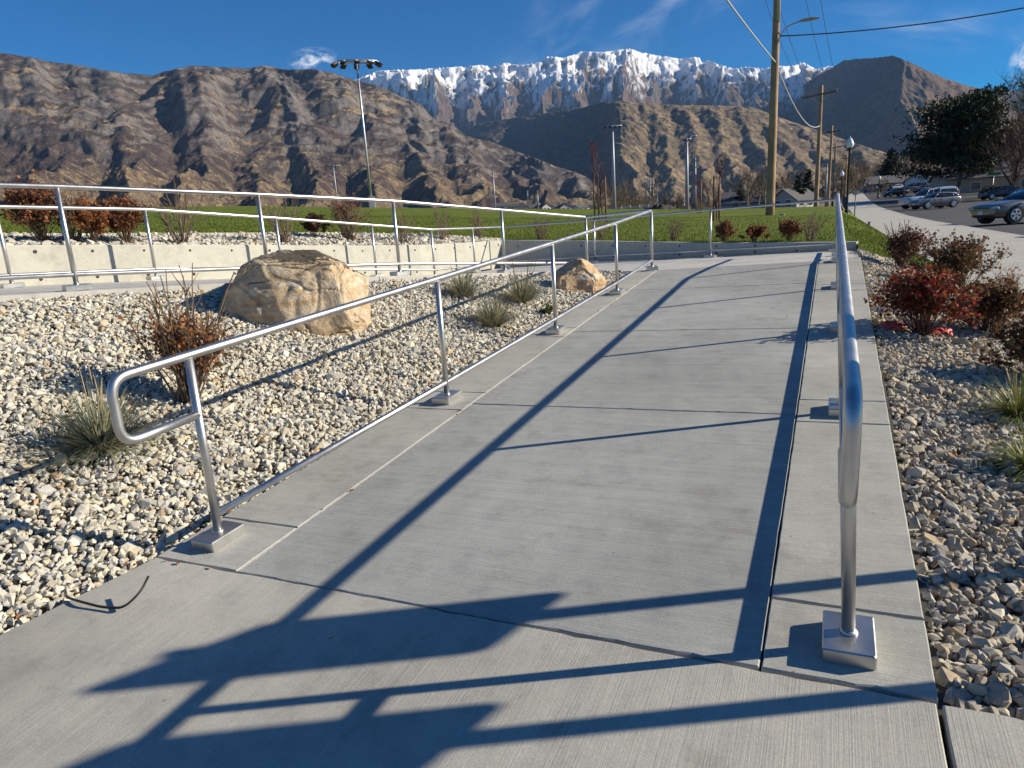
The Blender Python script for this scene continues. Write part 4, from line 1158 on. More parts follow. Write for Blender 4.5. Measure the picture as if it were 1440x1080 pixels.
def mat_rock(name, base, light, dark, white, top_lichen):
    m, ns, ls, b = new_mat(name)
    P = localcoord(ns, ls)
    t1 = nd(ns, 'ShaderNodeTexNoise', Scale=2.2, Detail=9.0, Roughness=.68, Distortion=.4); ls.new(P, t1.inputs['Vector'])
    t2 = nd(ns, 'ShaderNodeTexNoise', Scale=11., Detail=8.0, Roughness=.72); ls.new(P, t2.inputs['Vector'])
    st = nd(ns, 'ShaderNodeTexNoise', Scale=1.0, Detail=6.0, Roughness=.7, Distortion=.8); ls.new(localcoord(ns, ls, (2.0, 2.0, 9.0)), st.inputs['Vector'])
    r1 = ramp_node(ns, [(.3, base), (.55, light), (.8, tuple(c*1.12 for c in light))]); ls.new(t1.outputs['Fac'], r1.inputs[0])
    r2 = ramp_node(ns, [(.3, (.68, .62, .56)), (.65, (1.12, 1.12, 1.1))]); ls.new(t2.outputs['Fac'], r2.inputs[0])
    c = mixc(ns, ls, 1., r1.outputs[0], r2.outputs[0], 'MULTIPLY')
    r3 = ramp_node(ns, [(.42, (1, 1, 1)), (.60, (.78, .60, .44))]); ls.new(st.outputs['Fac'], r3.inputs[0])
    c = mixc(ns, ls, .8, c, r3.outputs[0], 'MULTIPLY')
    g = ns.new('ShaderNodeNewGeometry'); sx = ns.new('ShaderNodeSeparateXYZ'); ls.new(g.outputs['Normal'], sx.inputs[0])
    if top_lichen > 0:
        l1 = nd(ns, 'ShaderNodeTexNoise', Scale=6.5, Detail=10.0, Roughness=.78); ls.new(P, l1.inputs['Vector'])
        mu = nd(ns, 'ShaderNodeMath', operation='MULTIPLY_ADD'); ls.new(sx.outputs['Z'], mu.inputs[0]); mu.inputs[1].default_value = .52; mu.inputs[2].default_value = -.36+top_lichen
        ad = nd(ns, 'ShaderNodeMath', operation='ADD'); ls.new(l1.outputs['Fac'], ad.inputs[0]); ls.new(mu.outputs[0], ad.inputs[1])
        rm = ramp_node(ns, [(.56, (0, 0, 0)), (.66, (1, 1, 1))]); ls.new(ad.outputs[0], rm.inputs[0])
        c = mixc(ns, ls, rm.outputs[0], c, dark)
    w1 = nd(ns, 'ShaderNodeTexNoise', Scale=3.1, Detail=7.0, Roughness=.7); ls.new(localcoord(ns, ls, (1, 1, 1.6)), w1.inputs['Vector'])
    rw = ramp_node(ns, [(.54, (0, 0, 0)), (.62, (1, 1, 1))]); ls.new(w1.outputs['Fac'], rw.inputs[0])
    mw = nd(ns, 'ShaderNodeMath', operation='MULTIPLY'); ls.new(rw.outputs[0], mw.inputs[0]); mw.inputs[1].default_value = white
    c = mixc(ns, ls, mw.outputs[0], c, (.62, .56, .47))
    ls.new(c, b.inputs['Base Color']); b.inputs['Roughness'].default_value = .9; b.inputs['Specular IOR Level'].default_value = .2
    bp = nd(ns, 'ShaderNodeBump', Strength=.9, Distance=.03); ls.new(t2.outputs['Fac'], bp.inputs['Height'])
    bp2 = nd(ns, 'ShaderNodeBump', Strength=.6, Distance=.05); ls.new(t1.outputs['Fac'], bp2.inputs['Height']); ls.new(bp.outputs[0], bp2.inputs['Normal'])
    ls.new(bp2.outputs[0], b.inputs['Normal'])
    return m
mat_rock('sandstone', (.43, .35, .24), (.61, .53, .40), (.10, .082, .062), .35, .13)
mat_rock('orange_rock', (.54, .36, .20), (.63, .49, .34), (.2, .12, .07), .8, .0)
boulder('boulder', 'large tan sandstone boulder with dark lichen on its top', (-4.60, 5.02, .96), (.665, .55, .52), R(24), 3,
        [((.1, -.15, 1), .80), ((-1, -.1, .75), .74), ((.35, -1, .3), .80), ((1, -.2, .25), .86), ((-.3, -1, .1), .84), ((.8, .2, .9), .88)], MATS['sandstone'], (.11, .05, .018), 7)
boulder('boulder', 'small orange rock with a pale face beside the upper landing', (-3.06, 8.78, .76), (.35, .30, .28), R(20), 8,
        [((-.7, -.3, .9), .66), ((.9, -.3, .7), .62), ((.1, -1, .35), .66), ((.2, .2, 1), .9), ((1, -.5, .05), .8)], MATS['orange_rock'], (.14, .09, .03), 6)

# ---------------- plants
def np_tubes(P, r, sides=3):
    """many polylines at once: P (M,K,3), r (M,K)"""
    M_, K_, _ = P.shape
    t = np.gradient(P, axis=1); t /= np.linalg.norm(t, axis=2, keepdims=True)+1e-9
    ref = np.where(np.abs(t[..., 2:3]) < .9, np.array([0, 0, 1.]), np.array([1., 0, 0]))
    u = np.cross(t, ref); u /= np.linalg.norm(u, axis=2, keepdims=True)+1e-9
    w = np.cross(t, u)
    a = np.arange(sides)*2*np.pi/sides
    V = P[:, :, None]+(u[:, :, None]*np.cos(a)[:, None]+w[:, :, None]*np.sin(a)[:, None])*r[:, :, None, None]
    idx = np.arange(M_*K_*sides).reshape(M_, K_, sides)
    n = np.roll(idx, -1, 2)
    F = np.stack([idx[:, :-1], n[:, :-1], n[:, 1:], idx[:, 1:]], -1).reshape(-1, 4)
    return V.reshape(-1, 3), F
def polylines(rng, start, direc, length, K, wander=.15, sag=0.0):
    M_ = len(start); P = np.zeros((M_, K, 3)); P[:, 0] = start
    d = direc/np.linalg.norm(direc, axis=1, keepdims=True)
    for k in range(1, K):
        d = d+rng.normal(0, wander, d.shape); d[:, 2] -= sag
        d /= np.linalg.norm(d, axis=1, keepdims=True)
        P[:, k] = P[:, k-1]+d*(length/(K-1))[:, None]
    return P
def at_frac(P, f):
    K_ = P.shape[1]; x = f*(K_-1); i = np.clip(np.floor(x).astype(int), 0, K_-2); a = (x-i)[:, None]
    n = np.arange(len(P)); return P[n, i]*(1-a)+P[n, i+1]*a, P[n, i+1]-P[n, i]
def spray(rng, d, ang):
    """directions turned away from d by about ang radians"""
    d = d/np.linalg.norm(d, axis=1, keepdims=True)
    r = rng.normal(size=d.shape); r -= d*(r*d).sum(1, keepdims=True); r /= np.linalg.norm(r, axis=1, keepdims=True)
    a = ang*rng.uniform(.7, 1.3, (len(d), 1))
    return d*np.cos(a)+r*np.sin(a)
def leaf_quads(rng, C, size, aspect=.55, up=0.0):
    n = len(C); a = rng.normal(size=(n, 3)); a[:, 2] += up; a /= np.linalg.norm(a, axis=1, keepdims=True)
    b = rng.normal(size=(n, 3)); b -= a*(a*b).sum(1, keepdims=True); b /= np.linalg.norm(b, axis=1, keepdims=True)
    s = size*rng.uniform(.6, 1.35, (n, 1))
    V = np.stack([C-a*s*.5, C+b*s*aspect*.5+a*s*.05, C+a*s*.55, C-b*s*aspect*.5+a*s*.05], 1).reshape(-1, 3)
    return V, np.arange(4*n).reshape(-1, 4)
mat_tint('leaf', rough=.6, spec=.3, namp=0, trans=.35)
mat_tint('twig', rough=.85, spec=.2, nscale=60., namp=.2, bump=0)
mat_tint('tuft', rough=.6, spec=.3, namp=0, trans=.25)
def pick_cols(rng, cols, w, n, var=.25):
    c = np.array(cols)[rng.choice(len(cols), n, p=np.array(w)/sum(w))]
    return c*rng.uniform(1-var, 1+var, (n, 1))
def shrub(label, base, h, w, seed, cols, wts, leaf=.022, nst=26, nbr=6, nlf=10, stem_col=(.13, .085, .06), bare=0, bare_h=1.2, name='shrub', group=None, round_=.5, lean=(0, 0), lo=.45):
    rng = np.random.default_rng(seed); base = np.array(base, float)
    root = empty(name, base, label, 'shrub', group)
    a = rng.uniform(0, 2*np.pi, nst); tilt = np.abs(rng.normal(0, 1, nst)).clip(0, 1.6)/1.6
    out = np.stack([np.cos(a)*tilt*w*.62+lean[0], np.sin(a)*tilt*w*.62+lean[1], h*(1-round_*.75*tilt**2)], -1)
    L = np.linalg.norm(out, axis=1)*rng.uniform(.72, .98, nst)
    st = base+np.stack([np.cos(a), np.sin(a), 0*a], -1)*w*.07*rng.uniform(.2, 1, (nst, 1))
    d0 = out/np.linalg.norm(out, axis=1, keepdims=True); d0[:, :2] *= .8
    S = polylines(rng, st, d0, L, 6, .10)
    r0 = .0022+.0045*h
    V1, F1 = np_tubes(S, np.linspace(r0, r0*.45, 6)[None]*np.ones((nst, 1)), 4)
    Bs, Bd = at_frac(np.repeat(S, nbr, 0), rng.uniform(lo, 1.0, nst*nbr))
    B = polylines(rng, Bs, spray(rng, Bd, .62)+np.array([0, 0, .25]), rng.uniform(.14, .34, nst*nbr)*h, 4, .16)
    V2, F2 = np_tubes(B, np.linspace(r0*.45, r0*.2, 4)[None]*np.ones((len(B), 1)), 3)
    Vs, Fs = [V1, V2], [F1, F2+len(V1)]
    if bare:
        a = rng.uniform(0, 2*np.pi, bare)
        P = polylines(rng, np.repeat(base[None], bare, 0)+rng.normal(0, w*.06, (bare, 3))*[1, 1, 0], np.stack([np.cos(a)*.34, np.sin(a)*.34, 1+0*a], -1), h*bare_h*rng.uniform(.6, 1, bare), 7, .07)
        nb2 = 3
        Q0, Qd = at_frac(np.repeat(P, nb2, 0), rng.uniform(.35, .9, bare*nb2))
        Q = polylines(rng, Q0, spray(rng, Qd, .5), rng.uniform(.15, .35, bare*nb2)*h, 4, .1)
        for P_, rr_, sd in ((P, r0*1.1, 4), (Q, r0*.6, 3)):
            rr_ = rr_*1.7; v, f = np_tubes(P_, np.linspace(rr_, rr_*.4, P_.shape[1])[None]*np.ones((len(P_), 1)), sd)
            Fs.append(f+sum(len(x) for x in Vs)); Vs.append(v)
    Va = np.concatenate(Vs)
    np_mesh('stems', Va, np.concatenate(Fs), MATS['twig'], root, base, np.array(stem_col)*rng.uniform(.9, 1.1))
    if nlf > 0:
        C, _ = at_frac(np.repeat(B, nlf, 0), rng.uniform(.1, 1, len(B)*nlf))
        C = C+rng.normal(0, .012+.018*h, C.shape)
        V, F = leaf_quads(rng, C, leaf*1.15, .72)
        cc = pick_cols(rng, cols, wts, len(C))
        np_mesh('foliage', V, F, MATS['leaf'], root, base, np.repeat(cc, 4, 0))
    return root
def grass_tuft(label, base, h, w, seed, cols, wts, n=420, plumes=0, plume_h=1.6, name='grass_tuft', droop=.5, group=None):
    rng = np.random.default_rng(seed); base = np.array(base, float)
    root = empty(name, base, label, 'grass tuft', group)
    a = rng.uniform(0, 2*np.pi, n); t = rng.uniform(0, 1, n)**.6
    L = h*rng.uniform(.6, 1.15, n)
    d = np.stack([np.cos(a)*t*1.15, np.sin(a)*t*1.15, 1.05-.55*t], -1)
    s = base+np.stack([np.cos(a), np.sin(a), 0*a], -1)*w*.12*rng.uniform(0, 1, (n, 1))
    P = polylines(rng, s, d, L, 6, .035, droop*.16)
    sd = np.stack([-np.sin(a+.4), np.cos(a+.4), 0*a], -1)
    wd = np.array([1, .95, .8, .6, .35, .05])*.0034
    V = np.stack([P-sd[:, None]*wd[None, :, None], P+sd[:, None]*wd[None, :, None]], 2).reshape(-1, 3)
    idx = np.arange(n*12).reshape(n, 6, 2)
    F = np.stack([idx[:, :-1, 0], idx[:, :-1, 1], idx[:, 1:, 1], idx[:, 1:, 0]], -1).reshape(-1, 4)
    np_mesh('blades', V, F, MATS['tuft'], root, base, np.repeat(pick_cols(rng, cols, wts, n, .3), 12, 0))
    if plumes:
        a = rng.uniform(0, 2*np.pi, plumes)
        P = polylines(rng, np.repeat(base[None], plumes, 0), np.stack([np.cos(a)*.35, np.sin(a)*.35, 1+0*a], -1), h*plume_h*rng.uniform(.6, 1, plumes), 7, .05, .02)
        v, f = np_tubes(P, np.array([.0016]*4+[.003, .004, .001])[None]*np.ones((plumes, 1)), 3)
        np_mesh('seed_stalks', v, f, MATS['twig'], root, base, np.array((.42, .33, .19)))
    return root
RUST = [(.22, .082, .034), (.14, .052, .028), (.29, .13, .05), (.09, .045, .03)]; RUSTW = [4, 3, 2, 2]
BROWN = [(.20, .095, .045), (.13, .06, .035), (.11, .10, .04), (.26, .13, .06)]; BROWNW = [3, 3, 2, 2]
REDS = [(.29, .045, .03), (.20, .03, .025), (.36, .11, .03), (.12, .04, .03), (.15, .11, .035)]; REDSW = [4, 3, 2, 4, 3]
DARKR = [(.15, .05, .04), (.10, .035, .03), (.22, .09, .05), (.10, .085, .035)]; DARKRW = [3, 3, 2, 2]
OLIVE = [(.17, .085, .04), (.115, .095, .035), (.24, .12, .06), (.10, .05, .035)]; OLIVEW = [3, 3, 2, 2]
# right-hand bed
def zR(x, y): return float(f_bedR(x, y))
shrub('bright red leaved shrub in the gravel right of the ramp', (.72, 6.55, zR(.72, 6.55)), 0.529, 0.680, 31, REDS, REDSW, .030, 57, 8, 9, (.11, .06, .045), round_=.55)
shrub('dark purple brown shrub with bare stems, nearest the lawn', (.93, 11.0, zR(.93, 11.0)), 0.547, 0.586, 32, DARKR, DARKRW, .030, 42, 7, 9, (.15, .11, .085), bare=16, bare_h=1.35, lean=(.05, 0))
shrub('wide olive and rust brown shrub beside the pavement', (1.42, 9.75, zR(1.42, 9.75)), 0.653, 0.925, 33, OLIVE, OLIVEW, .030, 62, 8, 9, (.13, .10, .06), round_=.55)
shrub('dark rust brown shrub right behind the red one', (1.30, 7.20, zR(1.3, 7.2)), 0.459, 0.661, 34, BROWN, BROWNW, .030, 55, 8, 10, (.09, .06, .04), round_=.55)
shrub('rust tipped shrub at the right edge of the gravel', (1.35, 5.62, zR(1.35, 5.62)), 0.441, 0.623, 35, OLIVE, OLIVEW, .030, 55, 8, 10, (.09, .06, .04), round_=.5)
shrub('sparse pale brown shrub between the olive shrub and the pavement', (1.66, 8.45, zR(1.66, 8.45)), 0.521, 0.528, 36, [(.30, .17, .08), (.22, .12, .06)], [1, 1], .020, 20, 5, 5, (.20, .14, .09))
GG = [(.14, .19, .035), (.20, .22, .06), (.36, .29, .12), (.10, .12, .03)]; GGW = [4, 3, 2, 1]
grass_tuft('green and straw grass tuft at the right edge, farther one', (1.03, 4.62, zR(1.03, 4.62)+.01), .33, .5, 41, GG, GGW, 420, 6, 1.4, droop=.9)
grass_tuft('flattened green grass clump at the right edge, nearest the camera', (.92, 3.80, zR(.92, 3.80)+.01), .26, .5, 42, [(.12, .17, .03), (.17, .20, .05), (.30, .26, .10)], [5, 3, 2], 460, 4, 1.4, droop=1.3)
# left-hand bed
def zL(x, y): return float(f_bedL(x, y))
FESC = [(.20, .23, .15), (.26, .28, .19), (.13, .15, .10), (.40, .33, .18)]; FESW = [4, 3, 2, 2]
grass_tuft('blue grey fescue tuft in the gravel near the rail end', (-3.83, 2.42, zL(-3.83, 2.42)), .44, .55, 51, FESC, FESW, 1000, 9, 1.35, droop=.85)
shrub('tall sparse shrub with dry rust leaves behind the rail loop', (-3.93, 3.15, zL(-3.93, 3.15)), .60, .66, 52, [(.30, .12, .045), (.38, .17, .06), (.15, .11, .035), (.18, .07, .04)], [4, 3, 2, 2], .027, 40, 8, 6, (.20, .14, .095), bare=26, bare_h=1.6, round_=.15)
grass_tuft('grey green tuft of grass left of the two others by the ramp rail', (-3.86, 6.95, zL(-3.86, 6.95)), .38, .42, 53, FESC, [3, 3, 1, 3], 560, 8, 1.4, droop=.5)
grass_tuft('straw tipped tuft of grass nearest the small orange rock', (-3.33, 7.45, zL(-3.33, 7.45)), .42, .46, 54, FESC, [3, 2, 1, 4], 640, 12, 1.5, droop=.45)
grass_tuft('straw green tuft of grass nearest the ramp rail', (-3.20, 6.38, zL(-3.20, 6.38)), .38, .46, 55, FESC, [3, 2, 2, 4], 600, 8, 1.35, droop=.5)
shrub('small dark green weed at the edge of the ramp', (-2.93, 7.30, zL(-2.93, 7.30)), .12, .2, 56, [(.05, .075, .02), (.08, .10, .03)], [1, 1], .02, 10, 4, 8, (.1, .09, .05))
# upper bed behind the wall: azimuth-ordered along the bed
def ub_at(i, t): p = f_ub(i, t); return (p[0], p[1], p[2])
def ub_az(az, t):
    best = min(range(60), key=lambda i: abs(math.degrees(math.atan2(f_ub(i, t)[0], f_ub(i, t)[1]))-az)); return ub_at(best, t)
TW = (.22, .155, .11)
def bare_bush(label, base, h, w, seed, n=16, extra_cols=None, nl=0, group=None):
    return shrub(label, base, h*.75, w, seed, extra_cols or RUST, RUSTW if not extra_cols else [1]*len(extra_cols), .022, 10, 4, nl, TW, bare=n, bare_h=1.35, group=group)
shrub('tall rounded rust brown shrub at the left end of the wall', ub_az(-58.6, .45), .74, .74, 61, RUST, RUSTW, .040, 48, 7, 9, (.16, .10, .07))
bare_bush('bare grey shrub with a few dark leaves between two rust shrubs', ub_az(-56.6, .4), .98, .7, 62, 18, [(.15, .06, .04), (.2, .1, .06)], 2)
shrub('small orange brown shrub left of the dense rust one', ub_az(-55.3, .3), .56, .52, 63, [(.36, .14, .045), (.28, .10, .04), (.2, .08, .04)], [3, 3, 2], .040, 34, 7, 8, (.17, .11, .075))
shrub('dense rust red shrub halfway along the lit wall', ub_az(-53.3, .35), .62, .60, 64, RUST, RUSTW, .040, 48, 7, 9, (.16, .10, .07))
bare_bush('bare twiggy shrub with fanned pale stems right of the rust shrubs', ub_az(-49.9, .25), .98, .8, 65, 22)
bare_bush('bare twiggy shrub behind the large boulder', ub_az(-43.0, .3), .92, .75, 66, 22)
shrub('low dark maroon shrub left of the half bare one', ub_az(-40.6, .7), .42, .60, 67, DARKR, DARKRW, .038, 30, 7, 8, (.12, .07, .05))
shrub('half bare shrub with rust leaves on its right side', ub_az(-37.7, .45), .84, .8, 68, [(.24, .09, .06), (.17, .06, .045), (.3, .14, .08)], [2, 2, 1], .032, 26, 6, 5, TW, bare=18, bare_h=1.1)
bare_bush('low bare shrub with plum red stems behind the leaning rail post', ub_az(-33.1, .3), .70, .9, 69, 20, [(.22, .06, .05)], 2)
bare_bush('bare forked shrub above the end of the lit wall, left of the last one', ub_az(-29.9, .45), .80, .8, 70, 14)
bare_bush('pale bare shrub nearest the wall corner', ub_az(-27.2, .8), .72, .8, 71, 16)
# lawn edge behind the shaded wall
def lawn_edge(az):
    P = resample(LE[6:], 80); a = np.degrees(np.arctan2(P[:, 0], P[:, 1])); i = int(np.argmin(np.abs(a-az)))
    return (P[i][0], P[i][1]+.22, P[i][2]+.01)
bare_bush('bare beige shrub just right of the wall corner', lawn_edge(-22.6), .58, .75, 72, 22)
bare_bush('bare beige shrub behind the middle of the shaded wall', lawn_edge(-17.5), .55, .7, 73, 18)
bare_bush('bare upright shrub left of the rail post on the shaded wall', lawn_edge(-11.8), .52, .6, 74, 18)
shrub('rust shrub with tall bare stems and a pale tip, right of the rail post', lawn_edge(-7.9), .36, .42, 75, RUST, RUSTW, .034, 30, 6, 8, (.15, .09, .06), bare=14, bare_h=1.7)
shrub('low rust brown shrub between two taller ones on the lawn edge', lawn_edge(-5.6), .30, .50, 76, RUST, RUSTW, .034, 32, 6, 8, (.15, .09, .06))
shrub('rust shrub at the low end of the wall beside tall bare canes', lawn_edge(-2.8), .38, .46, 77, RUST, RUSTW, .034, 32, 6, 8, (.15, .09, .06))
bare_bush('tall bare canes fanning out at the low end of the wall', lawn_edge(-1.5), .56, .7, 78, 20)

# ---------------- small things on the ground
mat_plain('black_strap', (.022, .02, .02), .6, noise=.3)
mb = MB((-2.9, 1.5, .05))
zz = lambda x, y: f_ramp(x, y)
mb.tube(fillet([(-2.98, 1.60, zz(-2.98, 1.6)+.006), (-2.86, 1.58, zz(-2.86, 1.58)+.02), (-2.72, 1.585, zz(-2.72, 1.585)+.012), (-2.60, 1.60, zz(-2.6, 1.6)+.02), (-2.565, 1.66, zz(-2.565, 1.66)+.06), (-2.60, 1.73, zz(-2.6, 1.73)+.085)], .05, 5), [.004]*1+[.005]*200 if False else .0055, 6)
tag(mb.build('strap', MATS['black_strap']), 'thin black strap lying curled on the front landing beside the gravel', 'strap')
m_ = mat_plain('red_sheet', (.62, .10, .075), .55, noise=.25, nscale=14)
def scrap(label, c, s, seed):
    from mathutils import noise
    n = 14; V = []; rng = random.Random(seed)
    for i in range(n):
        for j in range(n):
            u, v = i/(n-1)-.5, j/(n-1)-.5
            p = Vector((u*3.1+seed, v*3.1, seed*.37))
            hgt = max(0., .5-1.7*(u*u+v*v))*s*.55+abs(noise.noise(p*1.7))*s*.42+noise.noise(p*4)*s*.10
            V.append((c[0]+u*s*1.25+noise.noise(p*2.1)*s*.16, c[1]+v*s+noise.noise(p*2.3+Vector((9, 1, 3)))*s*.16, c[2]+max(.0, hgt)))
    idx = np.arange(n*n).reshape(n, n)
    F = np.stack([idx[:-1, :-1], idx[1:, :-1], idx[1:, 1:], idx[:-1, 1:]], -1).reshape(-1, 4)
    o = np_mesh('plastic_scrap', np.array(V), F, m_, smooth=True)
    md = o.modifiers.new('thick', 'SOLIDIFY'); md.thickness = .004
    return tag(o, label, 'scrap')
scrap('crumpled red scrap on the gravel left of the red shrub', (.50, 6.60, zR(.5, 6.6)+.01), .17, 2)
scrap('crumpled red scrap tucked right behind the red shrub', (.86, 6.72, zR(.86, 6.72)+.01), .16, 5)
# fallen leaves caught along the kerbs
rg = np.random.default_rng(77); C = []
for _ in range(150):
    y = rg.uniform(.9, 9.5); x = (-2.877-(1.98-y)*.204 if y < 1.98 else np.interp(y, [1.98, 10], [-2.90, -2.76]))-abs(rg.normal(0, .05))
    C.append((x, y, zL(x, y)+rg.uniform(.02, .05)))
for _ in range(60):
    y = rg.uniform(2.2, 11); x = .40+abs(rg.normal(0, .25)); C.append((x, y, zR(x, y)+.04))
for _ in range(90):
    y = rg.uniform(1.2, 9); x = rg.uniform(-5.0, -3.0)
    if keepL(np.array([x]), np.array([y]))[0]: C.append((x, y, zL(x, y)+.045))
for _ in range(16):
    t = rg.uniform(2, 10); x = -2.345+rg.normal(0, .015); C.append((x, t, f_ramp(x, t)+.005))
for x, y in ((-2.78, 1.955), (-2.70, 1.95), (-2.62, 2.05), (-2.75, 2.06), (-2.5, 1.96), (-.5, 7.3), (-.35, 6.9), (-1.6, 1.7), (-.22, 5.3), (.1, 6.0)): C.append((x, y, f_ramp(x, y)+.008))
C = np.array(C)
V, F = leaf_quads(rg, C, .030, .6, 0); V[:, 2] = np.repeat(C[:, 2], 4)+(V[:, 2]-np.repeat(C[:, 2], 4))*.45
tag(np_mesh('fallen_leaves', V, F, MATS['leaf'], col=np.repeat(pick_cols(rg, [(.30, .11, .045), (.22, .075, .035), (.36, .20, .09)], [3, 3, 1], len(C)), 4, 0)), kind='stuff')
# ---------------- poles, wires, lamps
def mat_wood(name, base):
    m, ns, ls, b = new_mat(name)
    t1 = nd(ns, 'ShaderNodeTexNoise', Scale=1.0, Detail=7.0, Roughness=.65); ls.new(objcoord(ns, ls, (22, 22, .9)), t1.inputs['Vector'])
    t2 = nd(ns, 'ShaderNodeTexNoise', Scale=1.3, Detail=4.0); ls.new(objcoord(ns, ls), t2.inputs['Vector'])
    r1 = ramp_node(ns, [(.3, tuple(c*.55 for c in base)), (.62, base), (.8, tuple(c*1.25 for c in base))]); ls.new(t1.outputs['Fac'], r1.inputs[0])
    r2 = ramp_node(ns, [(.35, (.75, .72, .7)), (.65, (1.1, 1.08, 1.05))]); ls.new(t2.outputs['Fac'], r2.inputs[0])
    ls.new(mixc(ns, ls, 1., r1.outputs[0], r2.outputs[0], 'MULTIPLY'), b.inputs['Base Color'])
    b.inputs['Roughness'].default_value = .85
    bp = nd(ns, 'ShaderNodeBump', Strength=.5, Distance=.02); ls.new(t1.outputs['Fac'], bp.inputs['Height']); ls.new(bp.outputs[0], b.inputs['Normal'])
    return m
WOOD = mat_wood('pole_wood', (.47, .31, .175)); WOOD2 = mat_wood('grey_wood', (.20, .16, .125)); STAKE = mat_wood('stake_wood', (.30, .17, .09))
GALV = MATS['galvanised']
PAINT_GREY = mat_plain('grey_paint', (.33, .35, .38), .5, .3)
BLACKP = mat_plain('black_paint', (.012, .012, .013), .4)
DARKGLASS = mat_plain('dark_lens', (.03, .03, .035), .25)
WHITEG = mat_plain('white_globe', (.80, .82, .84), .35)
INSUL = mat_plain('insulator', (.22, .20, .19), .35)
CABLEW = mat_plain('pale_cable', (.50, .50, .50), .5); WIRE = mat_plain('dark_wire', (.05, .05, .055), .6)
def power_pole(label, base, h, r, arm_z=None, arm_half=1.4, arm_rot=0.0, lean=(0, 0), mat=None, group='wooden power poles along the street', seed=0):
    root = empty('power_pole', base, label, 'power pole', group)
    mb = MB(); n = 9
    mb.tube([(lean[0]*k/n, lean[1]*k/n, -.4+(h+.4)*k/n) for k in range(n+1)], [r*(1-.34*k/n) for k in range(n+1)], 16)
    mb.build('pole', mat or WOOD, root)
    top = Vector((lean[0], lean[1], h))
    if arm_z:
        a = Vector((math.cos(arm_rot), math.sin(arm_rot), 0)); c = Vector((lean[0]*arm_z/h, lean[1]*arm_z/h, arm_z))
        s = Vector((-a.y, a.x, 0))
        rot = Matrix((tuple(a), tuple(s), (0, 0, 1))).transposed()
        mb = MB(); mb.box(c-s*(r+.05), (arm_half*2, .10, .13), rot, .01)
        arm = mb.build('crossarm', WOOD2, root)
        for t in (-.95, -.55, .45, .95):
            p = c-s*(r+.05)+a*arm_half*t
            mb = MB(); mb.lathe([(.03, .06), (.06, .10), (.045, .14), (.065, .17), (.04, .22), (.02, .25)], p, 10); mb.build('insulator', INSUL, arm)
        for t in (-.55, .55):
            mb = MB(); mb.tube([c-s*(r+.03)+a*arm_half*t+Vector((0, 0, -.06)), c-s*r*.9+Vector((0, 0, -.75))], .02, 6); mb.build('brace', GALV, arm)
    return root
P1 = power_pole('nearest wooden power pole on the lawn carrying the street light', (-2.81, 36.9, 1.03), 12.6, .215, 11.9, 1.4, .1, (.12, -.1))
mb = MB(); mb.tube([(.20, -.10, 8.0), (.20, -.10, 12.0)], .045, 8); mb.build('conduit', GALV, P1)
mb = MB(); mb.tube([(.16, -.20, 8.9), (.16, -.20, 12.4)], .09, 10); mb.build('riser_pipe', GALV, P1)
mb = MB()
mb.tube(fillet([(.17, -.05, 8.15), (.45, -.07, 8.62), (.95, -.1, 8.76), (1.18, -.1, 8.78)], .3, 6), .032, 8)
arm = mb.build('lamp_arm', GALV, P1)
mb = MB()
prof = [(0, .03), (.12, .085), (.3, .12), (.55, .135), (.75, .10), (.86, .03)]
V = []
for x_, w_ in prof:
    for k in range(10):
        a = 2*math.pi*k/10; V.append((1.05+x_, -.1+w_*math.cos(a)*1.25, 8.80+max(-.05, w_*math.sin(a)*.62)))
mb.add(V, [(i*10+k, i*10+(k+1) % 10, (i+1)*10+(k+1) % 10, (i+1)*10+k) for i in range(5) for k in range(10)]+[tuple(range(10)), tuple(reversed(range(50, 60)))], True)
mb.build('lamp_head', PAINT_GREY, arm)
P2 = power_pole('second wooden power pole with a crossarm seen against the dark mountain', (-1.41, 70.0, 1.2), 10.6, .20, 9.85, 1.65, -.55, (.1, 0))
power_pole('third wooden power pole along the street', (-.54, 92.0, 1.3), 9.2, .18, 8.5, 1.3, -.5, (.1, 0))
power_pole('fourth wooden power pole, just right of the third', (-.08, 125.0, 1.7), 9.4, .18, 8.7, 1.3, -.5, (.1, 0))
power_pole('far wooden power pole behind the black lamp post', (2.3, 168.0, 2.7), 9.0, .18, 8.3, 1.2, -.5)
power_pole('farthest wooden power pole, right of the black lamp post', (5.24, 235.0, 5.0), 9.4, .19, 8.6, 1.2, -.5)
def wire(label, a, b, sag, r, mat, n=26, name='overhead_wire', group='overhead wires'):
    a, b = Vector(a), Vector(b)
    pts = [a.lerp(b, k/n)-Vector((0, 0, sag*4*(k/n)*(1-k/n))) for k in range(n+1)]
    mb = MB(a); mb.tube(pts, r, 6); return tag(mb.build(name, mat), label, 'cable', group)
wire('thick pale cable sagging between the nearest and the second power pole', (-2.72, 36.85, 8.22), (-1.36, 69.9, 8.45), 1.05, .034, CABLEW)
wire('thick pale cable rising from the nearest power pole over the camera', (-2.72, 36.75, 8.22), (-4.4, -10, 8.35), .55, .030, CABLEW)
wire('dark service wire running right from the nearest power pole', (-2.6, 36.8, 9.33), (11.6, 40.4, 9.9), .38, .028, WIRE)
